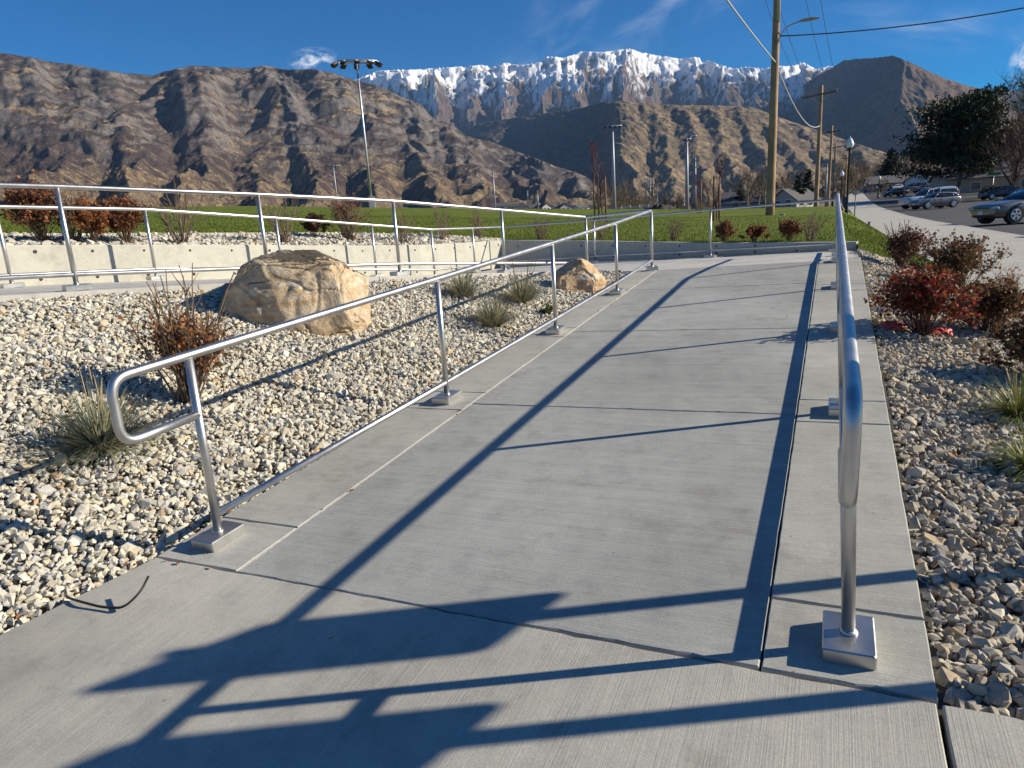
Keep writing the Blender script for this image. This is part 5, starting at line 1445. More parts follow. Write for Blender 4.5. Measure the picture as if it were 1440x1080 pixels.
for k, (o1, o2, lb) in enumerate(((-1.33, -1.57, 'leftmost of the thin wires from the nearest pole to the second pole'), (-.77, -.9, 'second of the thin wires from the nearest pole to the second pole'), (.63, .74, 'third of the thin wires from the nearest pole to the second pole'), (1.33, 1.57, 'rightmost of the thin wires from the nearest pole to the second pole'))):
    a = (-2.81+.12+o1*math.cos(.1), 36.9+o1*math.sin(.1)-.25, 1.03+12.15); b = (-1.31+o2*math.cos(-.55), 70+o2*math.sin(-.55)-.2, 1.2+10.1)
    wire(lb, a, b, .55, .014, WIRE)
    a2 = (a[0]-1.5, -8., 13.2)
    wire(['leftmost', 'second', 'third', 'rightmost'][k]+' of the thin wires from the nearest pole back over the camera', a, a2, .6, .014, WIRE)
    c = (-.44+o2*.8*math.cos(-.5), 92+o2*.8*math.sin(-.5), 1.3+8.15)
    wire(['leftmost', 'second', 'third', 'rightmost'][k]+' of the thin wires from the second pole to the third pole', b, c, .3, .014, WIRE)

def flood_mast(label, base, h, r, nl, arm_half, rows=1, big=True, lean=(0, 0), group='sports field light masts', rot=0.0):
    root = empty('light_mast', base, label, 'light mast', group, rz=rot)
    mb = MB(); mb.tube([(0, 0, -1.2), (lean[0]*.5, lean[1]*.5, h*.5), (lean[0], lean[1], h)], [r, r*.78, r*.55], 12); mb.build('pole', GALV if big else PAINT_GREY, root)
    if big:
        mb = MB(); mb.box((0, 0, .45), (.55, .5, 1.0), bevel=.03); mb.build('control_box', PAINT_GREY, root)
    if big:
        for q, (ra, rb, zq) in enumerate(((arm_half, .62, h-.12),)):
            ring = [(lean[0]+ra*math.cos(2*math.pi*k/20), rb*math.sin(2*math.pi*k/20), zq) for k in range(21)]
            mb = MB(); mb.tube(ring, .05, 8); arm = mb.build('ring_arm', GALV, root)
            mb = MB(); mb.tube([(lean[0]-ra, 0, zq), (lean[0]+ra, 0, zq)], .06, 8); mb.build('crossarm', GALV, root)
            mb = MB(); mb.tube([(lean[0], -rb, zq), (lean[0], rb, zq)], .05, 8); mb.build('crossarm', GALV, root)
            for k in range(2*nl):
                a_ = 2*math.pi*(k+.5)/(2*nl); c_ = Vector((lean[0]+ra*math.cos(a_), rb*math.sin(a_), zq-.22)); out = Vector((math.cos(a_)*.55, math.sin(a_), 0)).normalized()
                side = Vector((-out.y, out.x, 0)); rot_ = Matrix((tuple(side), tuple(out), (0, 0, 1))).transposed() @ Matrix.Rotation(R(-24), 3, 'X')
                mb = MB(); mb.box(c_+out*.18, (.46, .56, .20), rot_, .05); lb = mb.build('floodlight', BLACKP, arm)
                mb = MB(); mb.box(c_+out*.02+Vector((0, 0, .14)), (.24, .24, .16), rot_, .03); mb.build('ballast', WHITEG, lb)
    else:
        z = h-.15
        mb = MB(); mb.tube([(lean[0]-arm_half, 0, z), (lean[0]+arm_half, 0, z)], r*.28, 8); arm = mb.build('crossarm', PAINT_GREY, root)
        for k in range(nl):
            x = lean[0]+arm_half*(-1+2*(k+.5)/nl); s = arm_half*1.0/nl
            mb = MB(); mb.box((x, 0, z-s*.3), (s, s*.8, s*.6)); mb.build('floodlight', BLACKP, arm)
    return root
flood_mast('tall galvanised light mast with a ring of floodlights on the lawn', (-36.76, 51.16, 3.75), 12.05, .125, 5, 1.75, 2, True, (-.05, 0), rot=R(38))
flood_mast('slim light mast with a short crossarm behind the staked tree', (-41.84, 144.0, 3.2), 17.0, .42, 4, 2.0, 1, False, rot=R(15))
flood_mast('dark grey mast with rungs in front of the foothill', (-31.04, 167.1, 2.4), 16.0, .48, 2, 1.0, 1, False, rot=R(12))
flood_mast('faint light mast far left beyond the lawn', (-105.5, 133.3, 8.0), 9.6, .22, 4, 1.7, 1, False, rot=R(40))
def steel_pole(label, base, h, r):
    root = empty('steel_pole', base, label, 'pole', 'grey steel poles beyond the lawn')
    mb = MB(); mb.tube([(0, 0, -1.5), (0, 0, h)], [r, r*.6], 10); mb.build('pole', PAINT_GREY, root)
    for z in (.95, .82):
        mb = MB(); mb.box((0, 0, h*z), (r*4, r*.6, r*.5)); mb.build('crossarm', PAINT_GREY, root)
    return root
for lb, b_, h_, r_ in (('plain steel pole right of the mast with rungs', (-25.78, 147.8, 2.4), 10.2, .28), ('leftmost of four steel poles standing together', (-47.4, 194.3, 3.6), 8.4, .28), ('second from left of four steel poles standing together', (-46.2, 194.6, 3.6), 7.9, .24),
                       ('third from left of four steel poles standing together', (-47.7, 204.5, 3.7), 8.3, .26), ('rightmost of four steel poles standing together', (-47.74, 209.6, 3.7), 8.3, .26), ('lone steel pole against the tan benches', (-95.9, 198, 6.6), 11.6, .30),
                       ('left one of two short far poles above the town', (-102.2, 239, 7.6), 6.0, .26), ('right one of two short far poles above the town', (-98.8, 240.5, 7.4), 6.0, .26), ('grey steel pole left of the third wooden pole', (-.94, 110, 1.5), 5.7, .13)):
    steel_pole(lb, b_, h_, r_)
def lamp_post(label, base, h, s=1.0, group='black lamp posts along the pavement'):
    root = empty('lamp_post', base, label, 'lamp post', group)
    mb = MB(); H = h-.62*s
    mb.lathe([(.20*s, -.1), (.20*s, .12*s), (.15*s, .2*s), (.13*s, .55*s), (.085*s, .7*s), (.068*s, .9*s), (.055*s, H-.2*s), (.075*s, H-.15*s), (.06*s, H-.1*s), (.10*s, H-.02*s), (.12*s, H)], (0, 0, 0), 14)
    mb.build('post', BLACKP, root)
    mb = MB(); mb.lathe([(.11*s, 0), (.19*s, .1*s), (.215*s, .24*s), (.17*s, .36*s), (.13*s, .42*s), (.15*s, .44*s), (.07*s, .53*s), (.03*s, .56*s), (.012*s, .66*s)], (0, 0, H), 14)
    mb.build('globe', WHITEG, root)
    mb = MB(); mb.lathe([(.13*s, -.03*s), (.15*s, 0), (.13*s, .02*s)], (0, 0, H), 14); mb.build('collar', BLACKP, root)
    return root
lamp_post('black lamp post with a white acorn globe, nearest the ramp', (.76, 46.0, .55), 4.75)
lamp_post('black lamp post with a white globe just left of the nearest one', (.9, 100., 1.2), 4.55, 1.2)
lamp_post('black lamp post with a white globe beside the far street, nearer one', (7.73, 149.8, 2.3), 4.1, 1.3)
lamp_post('black lamp post with a white globe beside the far street, farther one', (7.27, 199.9, 3.9), 3.2, 1.3)
# low things by the pavement
root = empty('meter_post', (1.47, 57, .42), 'short black post with a small box on top beside the pavement', 'meter post')
mb = MB(); mb.tube([(0, 0, -.2), (0, 0, 1.75)], .035, 8); mb.lathe([(.12, 0), (.12, .04), (.05, .06)], (0, 0, 0), 10); mb.build('post', BLACKP, root)
mb = MB(); mb.box((0, 0, 1.86), (.34, .2, .26), None, .03); mb.build('box', PAINT_GREY, root)
root = empty('fire_hydrant', (.55, 50.5, .62), 'small red fire hydrant behind the nearest lamp post', 'fire hydrant')
mr_ = mat_plain('hydrant_red', (.40, .03, .03), .4)
mb = MB(); mb.lathe([(.16, -.1), (.16, .04), (.11, .06), (.11, .55), (.15, .57), (.15, .61), (.11, .64), (.06, .74), (.03, .80)], (0, 0, 0), 14); mb.build('body', mr_, root)
for sx_ in (-1, 1):
    mb = MB(); mb.tube([(sx_*.09, 0, .42), (sx_*.19, 0, .42)], [.055, .065], 10); mb.build('outlet', mr_, root)
for lb, b_, s in (('upright dark marker stub on the lawn right of the lamp post', (1.42, 33.0, .36), (.10, .10, .42)), ('low grey valve box on the lawn right of the lamp post', (.95, 33.5, .52), (.55, .25, .16)), ('small grey stub beside the low valve box', (1.2, 33.6, .44), (.08, .08, .30))):
    root = empty('marker', b_, lb, 'marker post')
    mb = MB(); mb.box((0, 0, s[2]/2-.05), s, None, .015); mb.build('stub', PAINT_GREY, root)
    mb = MB(); mb.box((0, 0, s[2]-.04), (s[0]*1.15, s[1]*1.15, .03), None, .008); mb.build('cap', BLACKP, root)
tag(MB((-2.3, 36.4, 1.0)).box((-2.2, 36.3, 1.12), (.22, .22, .3), None, .03).build('utility_pedestal', PAINT_GREY), 'small grey utility pedestal at the foot of the nearest power pole', 'utility box')

# ---------------- signs beside the ramp (their shadows fall across the landing)
SIGNB = mat_plain('sign_back', (.45, .46, .47), .45, .6)
SIGNF = mat_plain('sign_face', (.75, .76, .78), .5)
for lb, bx_, by_, z0, z1 in (('metal sign on a square post beside the pavement, farther one', 1.70, 3.25, 1.58, 2.17), ('metal sign on a square post beside the pavement, nearer one', 1.72, 2.66, 1.54, 2.13)):
    zb = float(f_bedR(bx_, by_)); root = empty('sign', (bx_, by_, zb), lb, 'sign', 'signs beside the pavement')
    w = Vector((-.254, -.967, 0)); nrm = Vector((.967, -.254, 0)); rot = Matrix((tuple(w), tuple(nrm), (0, 0, 1))).transposed()
    mb = MB(); mb.box((0, 0, (z1-zb)/2-.1), (.048, .048, z1-zb+.2), rot); mb.build('post', GALV, root)
    def plate(t, off, mat, nm, par, ins=0.0):
        W, H, r_ = .40-ins, z1-z0-ins, .04; pts = []
        for cx_, cz_, a0 in ((W/2-r_, H/2+.05-r_, 0), (-W/2+r_, H/2-.05-r_, 90), (-W/2+r_, -H/2+r_, 180), (W/2-r_, -H/2+r_, 270)):
            for k in range(5): a = R(a0+22.5*k); pts.append((cx_+r_*math.cos(a), cz_+r_*math.sin(a)))
        n = len(pts); c = Vector((0, 0, (z0+z1)/2-zb))
        vs = [c+w*p+Vector((0, 0, q))+nrm*(off+t*s) for s in (0, 1) for p, q in pts]
        return MB().add(vs, [tuple(range(n)), tuple(reversed(range(n, 2*n)))]+[(i, n+i, n+(i+1) % n, (i+1) % n) for i in range(n)]).build(nm, mat, par)
    pl = plate(.004, .027, SIGNB, 'sign_plate', root)
    plate(.002, .032, SIGNF, 'sign_face', pl, .03)

# ---------------- cars
TYRE = mat_plain('tyre', (.018, .018, .019), .8); RIM = mat_plain('alloy', (.62, .62, .64), .3, .9); CHROME = mat_plain('chrome', (.7, .7, .72), .15, 1.0)
GLASS = mat_plain('car_glass', (.015, .018, .022), .06, 0, .8); BLKPL = mat_plain('black_plastic', (.02, .02, .022), .55); LAMPG = mat_plain('lamp_glass', (.45, .47, .50), .12, .3); TAILR = mat_plain('tail_lamp', (.30, .02, .02), .2); AMBER = mat_plain('amber_lens', (.5, .22, .04), .2); PLATE = mat_plain('number_plate', (.65, .66, .68), .5)
def car_paint(name, col, metal=.5):
    m = mat_plain(name, col, .32, metal, .5, coat=.8); return m
def loft(mb, rings, closed=True, caps=True, smooth=True):
    n = len(rings[0]); vs = [p for r_ in rings for p in r_]; fs = []
    for i in range(len(rings)-1):
        for k in range(n if closed else n-1):
            l = (k+1) % n; fs.append((i*n+k, i*n+l, (i+1)*n+l, (i+1)*n+k))
    if caps: fs += [tuple(reversed(range(n))), tuple((len(rings)-1)*n+k for k in range(n))]
    mb.add(vs, fs, smooth)
SPEC = {
 'sedan': dict(L=4.85, W=.89, wb=2.85, wr=.335, body=[(-1, .40, .62, .70), (-.985, .28, .74, .82), (-.93, .22, .82, .92), (-.80, .20, .88, .985), (-.62, .19, .93, 1), (-.45, .19, .965, 1), (0, .19, .985, 1), (.38, .19, .985, 1), (.60, .19, 1.005, .995), (.82, .20, 1.02, .98), (.94, .24, 1.00, .93), (.985, .34, .93, .86), (1, .45, .80, .78)],
               roof=[(-.40, 1.0, .80, .80), (-.26, 1.20, .76, .84), (-.10, 1.39, .66, .86), (.08, 1.455, .63, .86), (.28, 1.44, .63, .86), (.46, 1.34, .64, .84), (.66, 1.05, .72, .78), (.70, 1.0, .74, .76)], rr=(-.08, .50), pill=[(-.37, -.12), (.12, .12), (.52, .42)]),
 'hatch': dict(L=4.36, W=.91, wb=2.65, wr=.33, body=[(-1, .38, .60, .72), (-.985, .26, .72, .84), (-.93, .20, .82, .93), (-.78, .19, .90, .985), (-.58, .19, .96, 1), (-.42, .19, .99, 1), (0, .19, 1.01, 1), (.40, .19, 1.03, 1), (.70, .20, 1.06, .99), (.90, .24, 1.05, .95), (.98, .32, .98, .90), (1, .42, .86, .84)],
               roof=[(-.42, .99, .82, .84), (-.24, 1.22, .76, .86), (-.06, 1.42, .67, .87), (.14, 1.475, .65, .87), (.45, 1.46, .65, .87), (.70, 1.37, .66, .86), (.90, 1.08, .76, .82), (.93, 1.03, .78, .80)], rr=(-.05, .76), pill=[(-.38, -.08), (.14, .14), (.62, .56)]),
 'pickup': dict(L=5.45, W=.95, wb=3.5, wr=.38, body=[(-1, .45, .90, .80), (-.985, .36, 1.02, .90), (-.93, .32, 1.10, .96), (-.70, .30, 1.15, 1), (-.48, .30, 1.18, 1), (-.30, .30, 1.20, 1), (0, .30, 1.20, 1), (.20, .30, 1.20, 1), (.60, .32, 1.20, 1), (.95, .34, 1.20, .99), (.99, .40, 1.15, .97), (1, .5, 1.05, .95)],
               roof=[(-.40, 1.18, .84, .86), (-.28, 1.48, .80, .88), (-.17, 1.76, .72, .90), (-.05, 1.82, .70, .90), (.14, 1.83, .71, .92), (.20, 1.90, .80, .93), (.30, 1.97, .80, .94), (.88, 1.98, .80, .94), (.96, 1.80, .82, .93), (.985, 1.22, .90, .92)], rr=(-.14, .90), pill=[(-.37, -.18), (-.02, -.02), (.16, .15), (.22, .23), (.93, .92)]),
}
def make_car(kind, label, loc, rz, paint, group=None, detail=True, scale=1.0):
    sp = SPEC[kind]; hl, W = sp['L']/2, sp['W']
    root = empty('parked_car', loc, label, 'car', group, rz)
    root.scale = (scale,)*3
    # body; x runs from nose (+) to tail (-)
    mb = MB(); rings = []
    for s, zb, zt, wf in sp['body']:
        x = -s*hl; w = W*wf; zm = zb+(zt-zb)*.55
        half = [(0, zb), (w*.80, zb), (w*.95, zb+.07), (w*.995, zm-.08), (w, zm+.06), (w*.965, zt-.10), (w*.90, zt-.02), (w*.55, zt+.012), (0, zt+.02)]
        ring = [(x, y, z) for y, z in half]+[(x, -y, z) for y, z in reversed(half[1:-1])]
        rings.append(ring)
    loft(mb, rings); body = mb.build('body', paint, root)
    if detail:
        sub = body.modifiers.new('round', 'SUBSURF'); sub.levels = 1; sub.render_levels = 1
    # greenhouse glass
    mb = MB(); rings = []
    for s, zr, wt, wb_ in sp['roof']:
        x = -s*hl; zb = min(zr, .93 if kind != 'pickup' else 1.16); wt_, wb2 = W*wt, W*wb_
        half = [(wb2, zb), (wb2*.55+wt_*.45, zb+(zr-zb)*.55), (wt_+.02, zr-.06*min(1, (zr-zb)*4)), (wt_*.82, zr-.01), (0, zr+.012)]
        ring = [(x, y, z) for y, z in half]+[(x, -y, z) for y, z in reversed(half[:-1])]
        rings.append(ring)
    loft(mb, rings); mb.build('windows', GLASS, root)
    def gh(s):
        P = sp['roof']; ss = [p[0] for p in P]
        return [float(np.interp(s, ss, [p[k] for p in P])) for k in (1, 2, 3)]
    # roof skin
    mb = MB(); rings = []
    for s in np.linspace(sp['rr'][0], sp['rr'][1], 9):
        zr, wt, wb_ = gh(s); w = W*wt
        half = [(w+.028, zr-.075), (w+.015, zr-.035), (w*.82, zr+.004), (0, zr+.026)]
        rings.append([(-s*hl, y, z) for y, z in half]+[(-s*hl, -y, z) for y, z in reversed(half[:-1])])
    loft(mb, rings, closed=False, caps=False); mb.build('roof', paint, root)
    # pillars
    for sg in (-1, 1):
        mb = MB()
        zbelt = .97 if kind != 'pickup' else 1.18
        for s0, s1 in sp['pill']:
            a, b_ = gh(s0), gh(s1)
            p0 = (-s0*hl, sg*(W*a[2]+.004), zbelt-.02); p1 = (-s1*hl, sg*(W*b_[1]+.026), b_[0]-.06)
            pm = tuple((u+v)/2+(0, sg*.018, 0)[i] for i, (u, v) in enumerate(zip(p0, p1)))
            mb.tube([p0, pm, p1], .032, 6); mb.build('pillar', paint, root)
    if kind == 'pickup':     # camper shell sides over the bed, with side windows left as glass
        for sg in (-1, 1):
            for s0, s1, f0, f1 in ((.20, .97, .0, .24), (.20, .97, .74, 1.0)):
                mb = MB()
                V = []
                for s in np.linspace(s0, s1, 6):
                    zr, wt, wb_ = gh(s)
                    for f in (f0, f1):
                        V.append((-s*hl, sg*(W*(wb_+(wt-wb_)*f)+.03), 1.19+(zr-.03-1.19)*f))
                mb.add(V, [(2*i, 2*i+1, 2*i+3, 2*i+2) for i in range(5)]); mb.build('camper_shell_side', paint, root)
    # wheels and arches
    for sx, nm in ((1, 'front'), (-1, 'rear')):
        off = .06 if kind != 'pickup' else .05
        xw = sx*sp['wb']/2+off
        for sg in (-1, 1):
            r_ = sp['wr']; y0 = sg*(W-.02)
            def disc(y_a, y_b, ra, rb, n=20):
                mbx = MB(); V = [(xw+ra*math.cos(2*math.pi*k/n), y_a, r_+ra*math.sin(2*math.pi*k/n)) for k in range(n)]+[(xw+rb*math.cos(2*math.pi*k/n), y_b, r_+rb*math.sin(2*math.pi*k/n)) for k in range(n)]
                f = [(k, (k+1) % n, n+(k+1) % n, n+k) for k in range(n)]+[tuple(range(n)), tuple(range(n, 2*n))]
                return mbx.add(V, f)
            disc(sg*(W-.25), sg*(W+.008), r_*1.16, r_*1.16).build('wheel_arch', BLKPL, root)
            t = disc(sg*(W-.22), sg*(W+.014), r_, r_*.96).build('wheel', TYRE, root)
            disc(sg*(W+.010), sg*(W+.018), r_*.70, r_*.68).build('wheel_dish', BLKPL, t)
            mbx = MB()
            for k in range(5):
                a = 2*math.pi*k/5+.3
                u = Vector((math.cos(a), 0, math.sin(a))); v = Vector((-math.sin(a), 0, math.cos(a)))
                c = Vector((xw, sg*(W+.022), r_))
                P = [c+u*r_*.10-v*r_*.10, c+u*r_*.66-v*r_*.17, c+u*r_*.66+v*r_*.17, c+u*r_*.10+v*r_*.10]
                mbx.add([p for p in P]+[p+Vector((0, sg*.016, 0)) for p in P], [(0, 1, 2, 3), (4, 5, 6, 7), (0, 1, 5, 4), (1, 2, 6, 5), (2, 3, 7, 6), (3, 0, 4, 7)])
            n = 24
            V = [(xw+rr_*math.cos(2*math.pi*k/n), sg*(W+yy_), r_+rr_*math.sin(2*math.pi*k/n)) for rr_, yy_ in ((r_*.74, .018), (r_*.70, .034), (r_*.62, .034), (r_*.60, .02)) for k in range(n)]
            mbx.add(V, [(q*n+k, q*n+(k+1) % n, (q+1)*n+(k+1) % n, (q+1)*n+k) for q in range(3) for k in range(n)])
            mbx.build('rim', RIM, t)
    # lights, grille, plate, mirrors, handles, trim
    zt = {'sedan': .66, 'hatch': .70, 'pickup': .88}[kind]
    for sg in (-1, 1):
        mb = MB(); mb.box((hl*.945, sg*W*.70, zt), (.30, .40, .15), Matrix.Rotation(-sg*R(24), 3, 'Z'), .05); mb.build('headlight', LAMPG, root)
        mb = MB(); mb.box((-hl*.965, sg*W*.74, zt+.16), (.22, .26, .22), Matrix.Rotation(sg*R(22), 3, 'Z'), .05); mb.build('tail_light', TAILR, root)
        mb = MB(); mb.box((hl*.36, sg*(W+.10), 1.02 if kind != 'pickup' else 1.28), (.13, .20, .14), None, .035); mb.build('mirror', paint, root)
        mb = MB(); mb.box((0, sg*(W*.995), .245 if kind != 'pickup' else .36), (sp['wb']*.72, .04, .07), None, .015); mb.build('sill', BLKPL, root)
        for xh in (.08, -.95) if kind != 'pickup' else (.35,):
            mb = MB(); mb.box((xh, sg*(W+.004), .84 if kind != 'pickup' else 1.05), (.17, .03, .028), None, .01); mb.build('door_handle', paint, root)
        for xh in ((hl*.36, .12, -.98) if kind != 'pickup' else (hl*.36, .0, -.62)):
            mb = MB(); mb.box((xh-.12, sg*(W*.992), .64 if kind != 'pickup' else .82), (.012, .022, .58), None); mb.build('door_gap', BLKPL, root)
    mb = MB(); mb.box((hl*.985, 0, zt-.03), (.06, W*.95, .13), None, .02); mb.build('grille', BLKPL, root)
    mb = MB(); mb.box((hl*.992, 0, zt-.03), (.065, W*.9, .018), None, .005); mb.build('grille_bar', CHROME, root)
    mb = MB(); mb.box((hl*.975, 0, .36 if kind != 'pickup' else .52), (.10, W*1.15, .14), None, .03); mb.build('lower_intake', BLKPL, root)
    mb = MB(); mb.box((hl*1.002, 0, .47 if kind != 'pickup' else .62), (.02, .31, .15), None, .004); mb.build('number_plate', PLATE, root)
    if kind == 'sedan':
        for z in (.585, .665): pass
    return root
zc_ = lambda x, y: float(f_walk(y))-.03+min(max((x-5.2)/40, 0), 1)*.05
C_SEDAN = car_paint('bronze_grey_paint', (.20, .175, .155), .6); C_HATCH = car_paint('violet_grey_paint', (.185, .175, .19), .6); C_PICK = car_paint('pale_silver_paint', (.52, .54, .57), .4); C_DARK = car_paint('dark_blue_paint', (.03, .035, .05), .4); C_WHITE = car_paint('white_paint', (.72, .73, .74), 0.0); C_BLACK = car_paint('near_black_paint', (.02, .02, .022), .3); C_RED = car_paint('maroon_paint', (.14, .03, .03), .3)
HD = R(-150)
make_car('sedan', 'bronze grey sedan parked at the right edge beside the pavement', (8.15, 38.7, zc_(8, 38.7)), HD, C_SEDAN)
make_car('hatch', 'violet grey hatchback parked in front of the pale pickup', (8.95, 79.0, zc_(8.9, 79)), R(-149), C_HATCH)
make_car('pickup', 'pale silver pickup with a camper shell parked behind the hatchback', (8.9, 84.0, zc_(8.9, 84)), R(-149), C_PICK)
make_car('pickup', 'dark pickup parked just outside the picture by the pavement', (9.2, 25.6, zc_(9, 25.6)), R(-150), C_BLACK)
for k, (x, y, rz, p, kd, lb) in enumerate(((10.6, 152, -150, C_DARK, 'hatch', 'dark blue car parked by the far street, left of the other far cars'), (15.4, 172, -145, C_BLACK, 'pickup', 'black pickup parked in the far row beyond the pale pickup'), (16.8, 166, -145, C_DARK, 'hatch', 'dark car right beside the black pickup in the far row'),
        (18.2, 158, -145, C_RED, 'sedan', 'maroon car parked in the far row'), (20.2, 160, -145, C_WHITE, 'sedan', 'white car parked at the right end of the far row'), (22.5, 150, -140, C_BLACK, 'pickup', 'black pickup parked in the shade under the large pine'),
        (9.4, 216, -120, C_DARK, 'sedan', 'dark sedan standing at the top of the street, left one'), (12.6, 222, -120, C_BLACK, 'hatch', 'dark hatchback standing at the top of the street, right one'), (13.6, 196, -150, C_WHITE, 'hatch', 'white hatchback parked halfway up the street'), (18.6, 104, -160, C_DARK, 'hatch', 'grey blue van like car parked below the pine'))):
    make_car(kd, lb, (x, y, zc_(x, y)), R(rz), p, 'cars parked far up the street', detail=False)

# ---------------- trees
mat_tint('bark', rough=.9, spec=.1, nscale=14., namp=.3, bump=.5, bdist=.02)
mat_tint('needles', rough=.7, spec=.2, namp=0, trans=.12)
def add_cat(parts):
    Vs, Fs, o = [], [], 0
    for v, f in parts: Vs.append(v); Fs.append(f+o); o += len(v)
    return np.concatenate(Vs), np.concatenate(Fs)
def bare_tree(label, base, h, w, seed, bark=(.16, .125, .10), twig=(.20, .15, .115), n1=14, n2=6, n3=6, r0=None, fork=.28, up=.8, leaves=0, lcols=None, leaf=.12, name='bare_tree', group=None, rt=1.0, cat='tree'):
    rng = np.random.default_rng(seed); base = np.array(base, float); root = empty(name, base, label, cat, group)
    r0 = r0 or h*.016
    T = polylines(rng, base[None]-[0, 0, .3], np.array([[0, 0, 1.]]), np.array([h*.82+.3]), 9, .045)
    Vt, Ft = np_tubes(T, np.linspace(r0, r0*.2, 9)[None], 8)
    f1 = rng.uniform(fork, .98, n1)
    S1, D1 = at_frac(np.repeat(T, n1, 0), f1)
    a = np.arange(n1)*2.4+rng.uniform(-.4, .4, n1)
    d1 = np.stack([np.cos(a), np.sin(a), np.full(n1, up)+.9*f1], -1)
    L1 = (w*.62)*(1.15-.55*f1)*rng.uniform(.75, 1.2, n1)
    B1 = polylines(rng, S1, d1, L1, 6, .12, -.05)
    v1, g1 = np_tubes(B1, (np.linspace(.42, .12, 6)[None]*r0)*np.ones((n1, 1)), 5)
    N2 = n1*n2; S2, D2 = at_frac(np.repeat(B1, n2, 0), rng.uniform(.2, 1, N2))
    B2 = polylines(rng, S2, spray(rng, D2, .6)+[0, 0, .25], np.repeat(L1, n2)*rng.uniform(.3, .55, N2), 5, .14)
    v2, g2 = np_tubes(B2, (np.linspace(.15, .05, 5)[None]*r0*rt)*np.ones((N2, 1)), 3)
    N3 = N2*n3; S3, D3 = at_frac(np.repeat(B2, n3, 0), rng.uniform(.15, 1, N3))
    B3 = polylines(rng, S3, spray(rng, D3, .55)+[0, 0, .15], np.repeat(np.repeat(L1, n2), n3)*rng.uniform(.14, .3, N3), 4, .15)
    v3, g3 = np_tubes(B3, (np.linspace(.06, .028, 4)[None]*r0*rt)*np.ones((N3, 1)), 3)
    np_mesh('trunk', Vt, Ft, MATS['bark'], root, base, np.array(bark), smooth=True)
    V, F = add_cat([(v1, g1), (v2, g2), (v3, g3)])
    np_mesh('crown', V, F, MATS['twig'], root, base, np.array(twig))
    if leaves:
        C, _ = at_frac(np.repeat(B3, leaves, 0), rng.uniform(0, 1, N3*leaves)); C = C+rng.normal(0, leaf*.8, C.shape)
        v, f = leaf_quads(rng, C, leaf)
        np_mesh('foliage', v, f, MATS['leaf'], root, base, np.repeat(pick_cols(rng, lcols, [1]*len(lcols), len(C)), 4, 0))
    return root
def needle_tree(label, base, h, w, seed, cols, clear=.25, layers=26, flat=.35, conical=True, per=260, size=.34, name='pine_tree', trunk=(.14, .10, .075), lean=0.0, group=None):
    rng = np.random.default_rng(seed); base = np.array(base, float); root = empty(name, base, label, 'tree', group)
    T = polylines(rng, base[None]-[0, 0, .3], np.array([[lean, 0, 1.]]), np.array([h*.95]), 9, .03)
    Vt, Ft = np_tubes(T, np.linspace(h*.022, h*.004, 9)[None], 9)
    f = np.linspace(clear, .99, layers)+rng.uniform(-.02, .02, layers); f = np.clip(f, 0, 1)
    S, D = at_frac(np.repeat(T, layers, 0), f)
    a = np.arange(layers)*2.4+rng.uniform(-.5, .5, layers)
    t = (f-clear)/(1-clear)
    if conical: L = w*.5*(1.03-t)**.8*rng.uniform(.75, 1.1, layers)
    else: L = w*.5*np.sqrt(np.clip(1-(t*.9-.25)**2*1.15, .05, 1))*rng.uniform(.65, 1.1, layers)
    d = np.stack([np.cos(a), np.sin(a), (.12 if conical else .28)+.5*t], -1)
    B = polylines(rng, S, d, np.maximum(L, .25), 6, .07, -.02 if conical else -.04)
    v1, g1 = np_tubes(B, np.linspace(h*.006, h*.0015, 6)[None]*np.ones((layers, 1)), 5)
    np_mesh('trunk', Vt, Ft, MATS['bark'], root, base, np.array(trunk), smooth=True)
    np_mesh('limbs', v1, g1, MATS['bark'], root, base, np.array(trunk)*.9)
    C = []
    for k in range(layers):
        n = int(per*max(.25, L[k]/(w*.5))); fr = rng.uniform(.25, 1.04, n)**.8
        p, _ = at_frac(np.repeat(B[k:k+1], n, 0), np.clip(fr, 0, 1))
        sp_ = max(.25, L[k]*.22)
        off = rng.normal(0, 1, (n, 3))*[sp_, sp_, sp_*flat]; off[:, 2] += sp_*.15
        m = rng.normal(0, 1, (n, 1)); C.append(p+off)
    C = np.concatenate(C)
    # break the mass into tufts
    cen = C[rng.choice(len(C), max(20, len(C)//60))]
    near = cen[rng.integers(0, len(cen), len(C))]
    d2 = np.linalg.norm(C-near, axis=1)
    v, f_ = leaf_quads(rng, C, size, .38, .3)
    np_mesh('crown', v, f_, MATS['needles'], root, base, np.repeat(pick_cols(rng, cols, [1]*len(cols), len(C), .35), 4, 0))
    return root
def gz(x, y): return float(f_terrain(np.array(math.degrees(math.atan2(x, y))), np.array(math.hypot(x, y))))
# staked saplings on the lawn
def sapling(label, base, h, seed, stakes):
    t = bare_tree(label, base, h, h*.34, seed, (.17, .09, .07), (.22, .085, .075), 16, 4, 3, .035, .30, 1.9, name='young_tree', group='staked young trees on the lawn', rt=1.6)
    return t
def stake(label, b_, h): 
    root = tag(MB(b_).tube([(b_[0], b_[1], b_[2]-.3), (b_[0], b_[1], b_[2]+h)], [.042, .036], 8).build('tree_stake', STAKE), label, 'stake', 'wooden tree stakes on the lawn'); return root
sapling('tall staked young tree with red brown twigs beside the slim mast', (-8.86, 28.7, 1.45), 3.7, 301, 2)
stake('wooden stake standing apart left of the tall young tree', (-9.14, 28.5, 1.45), 2.0); stake('wooden stake close against the left of the tall young tree', (-8.96, 28.5, 1.45), 1.9); stake('wooden stake close against the right of the tall young tree', (-8.68, 28.6, 1.45), 1.95)
sapling('young bare tree between a pair of stakes in the middle of the lawn', (-4.31, 29.7, 1.2), 2.9, 302, 2)
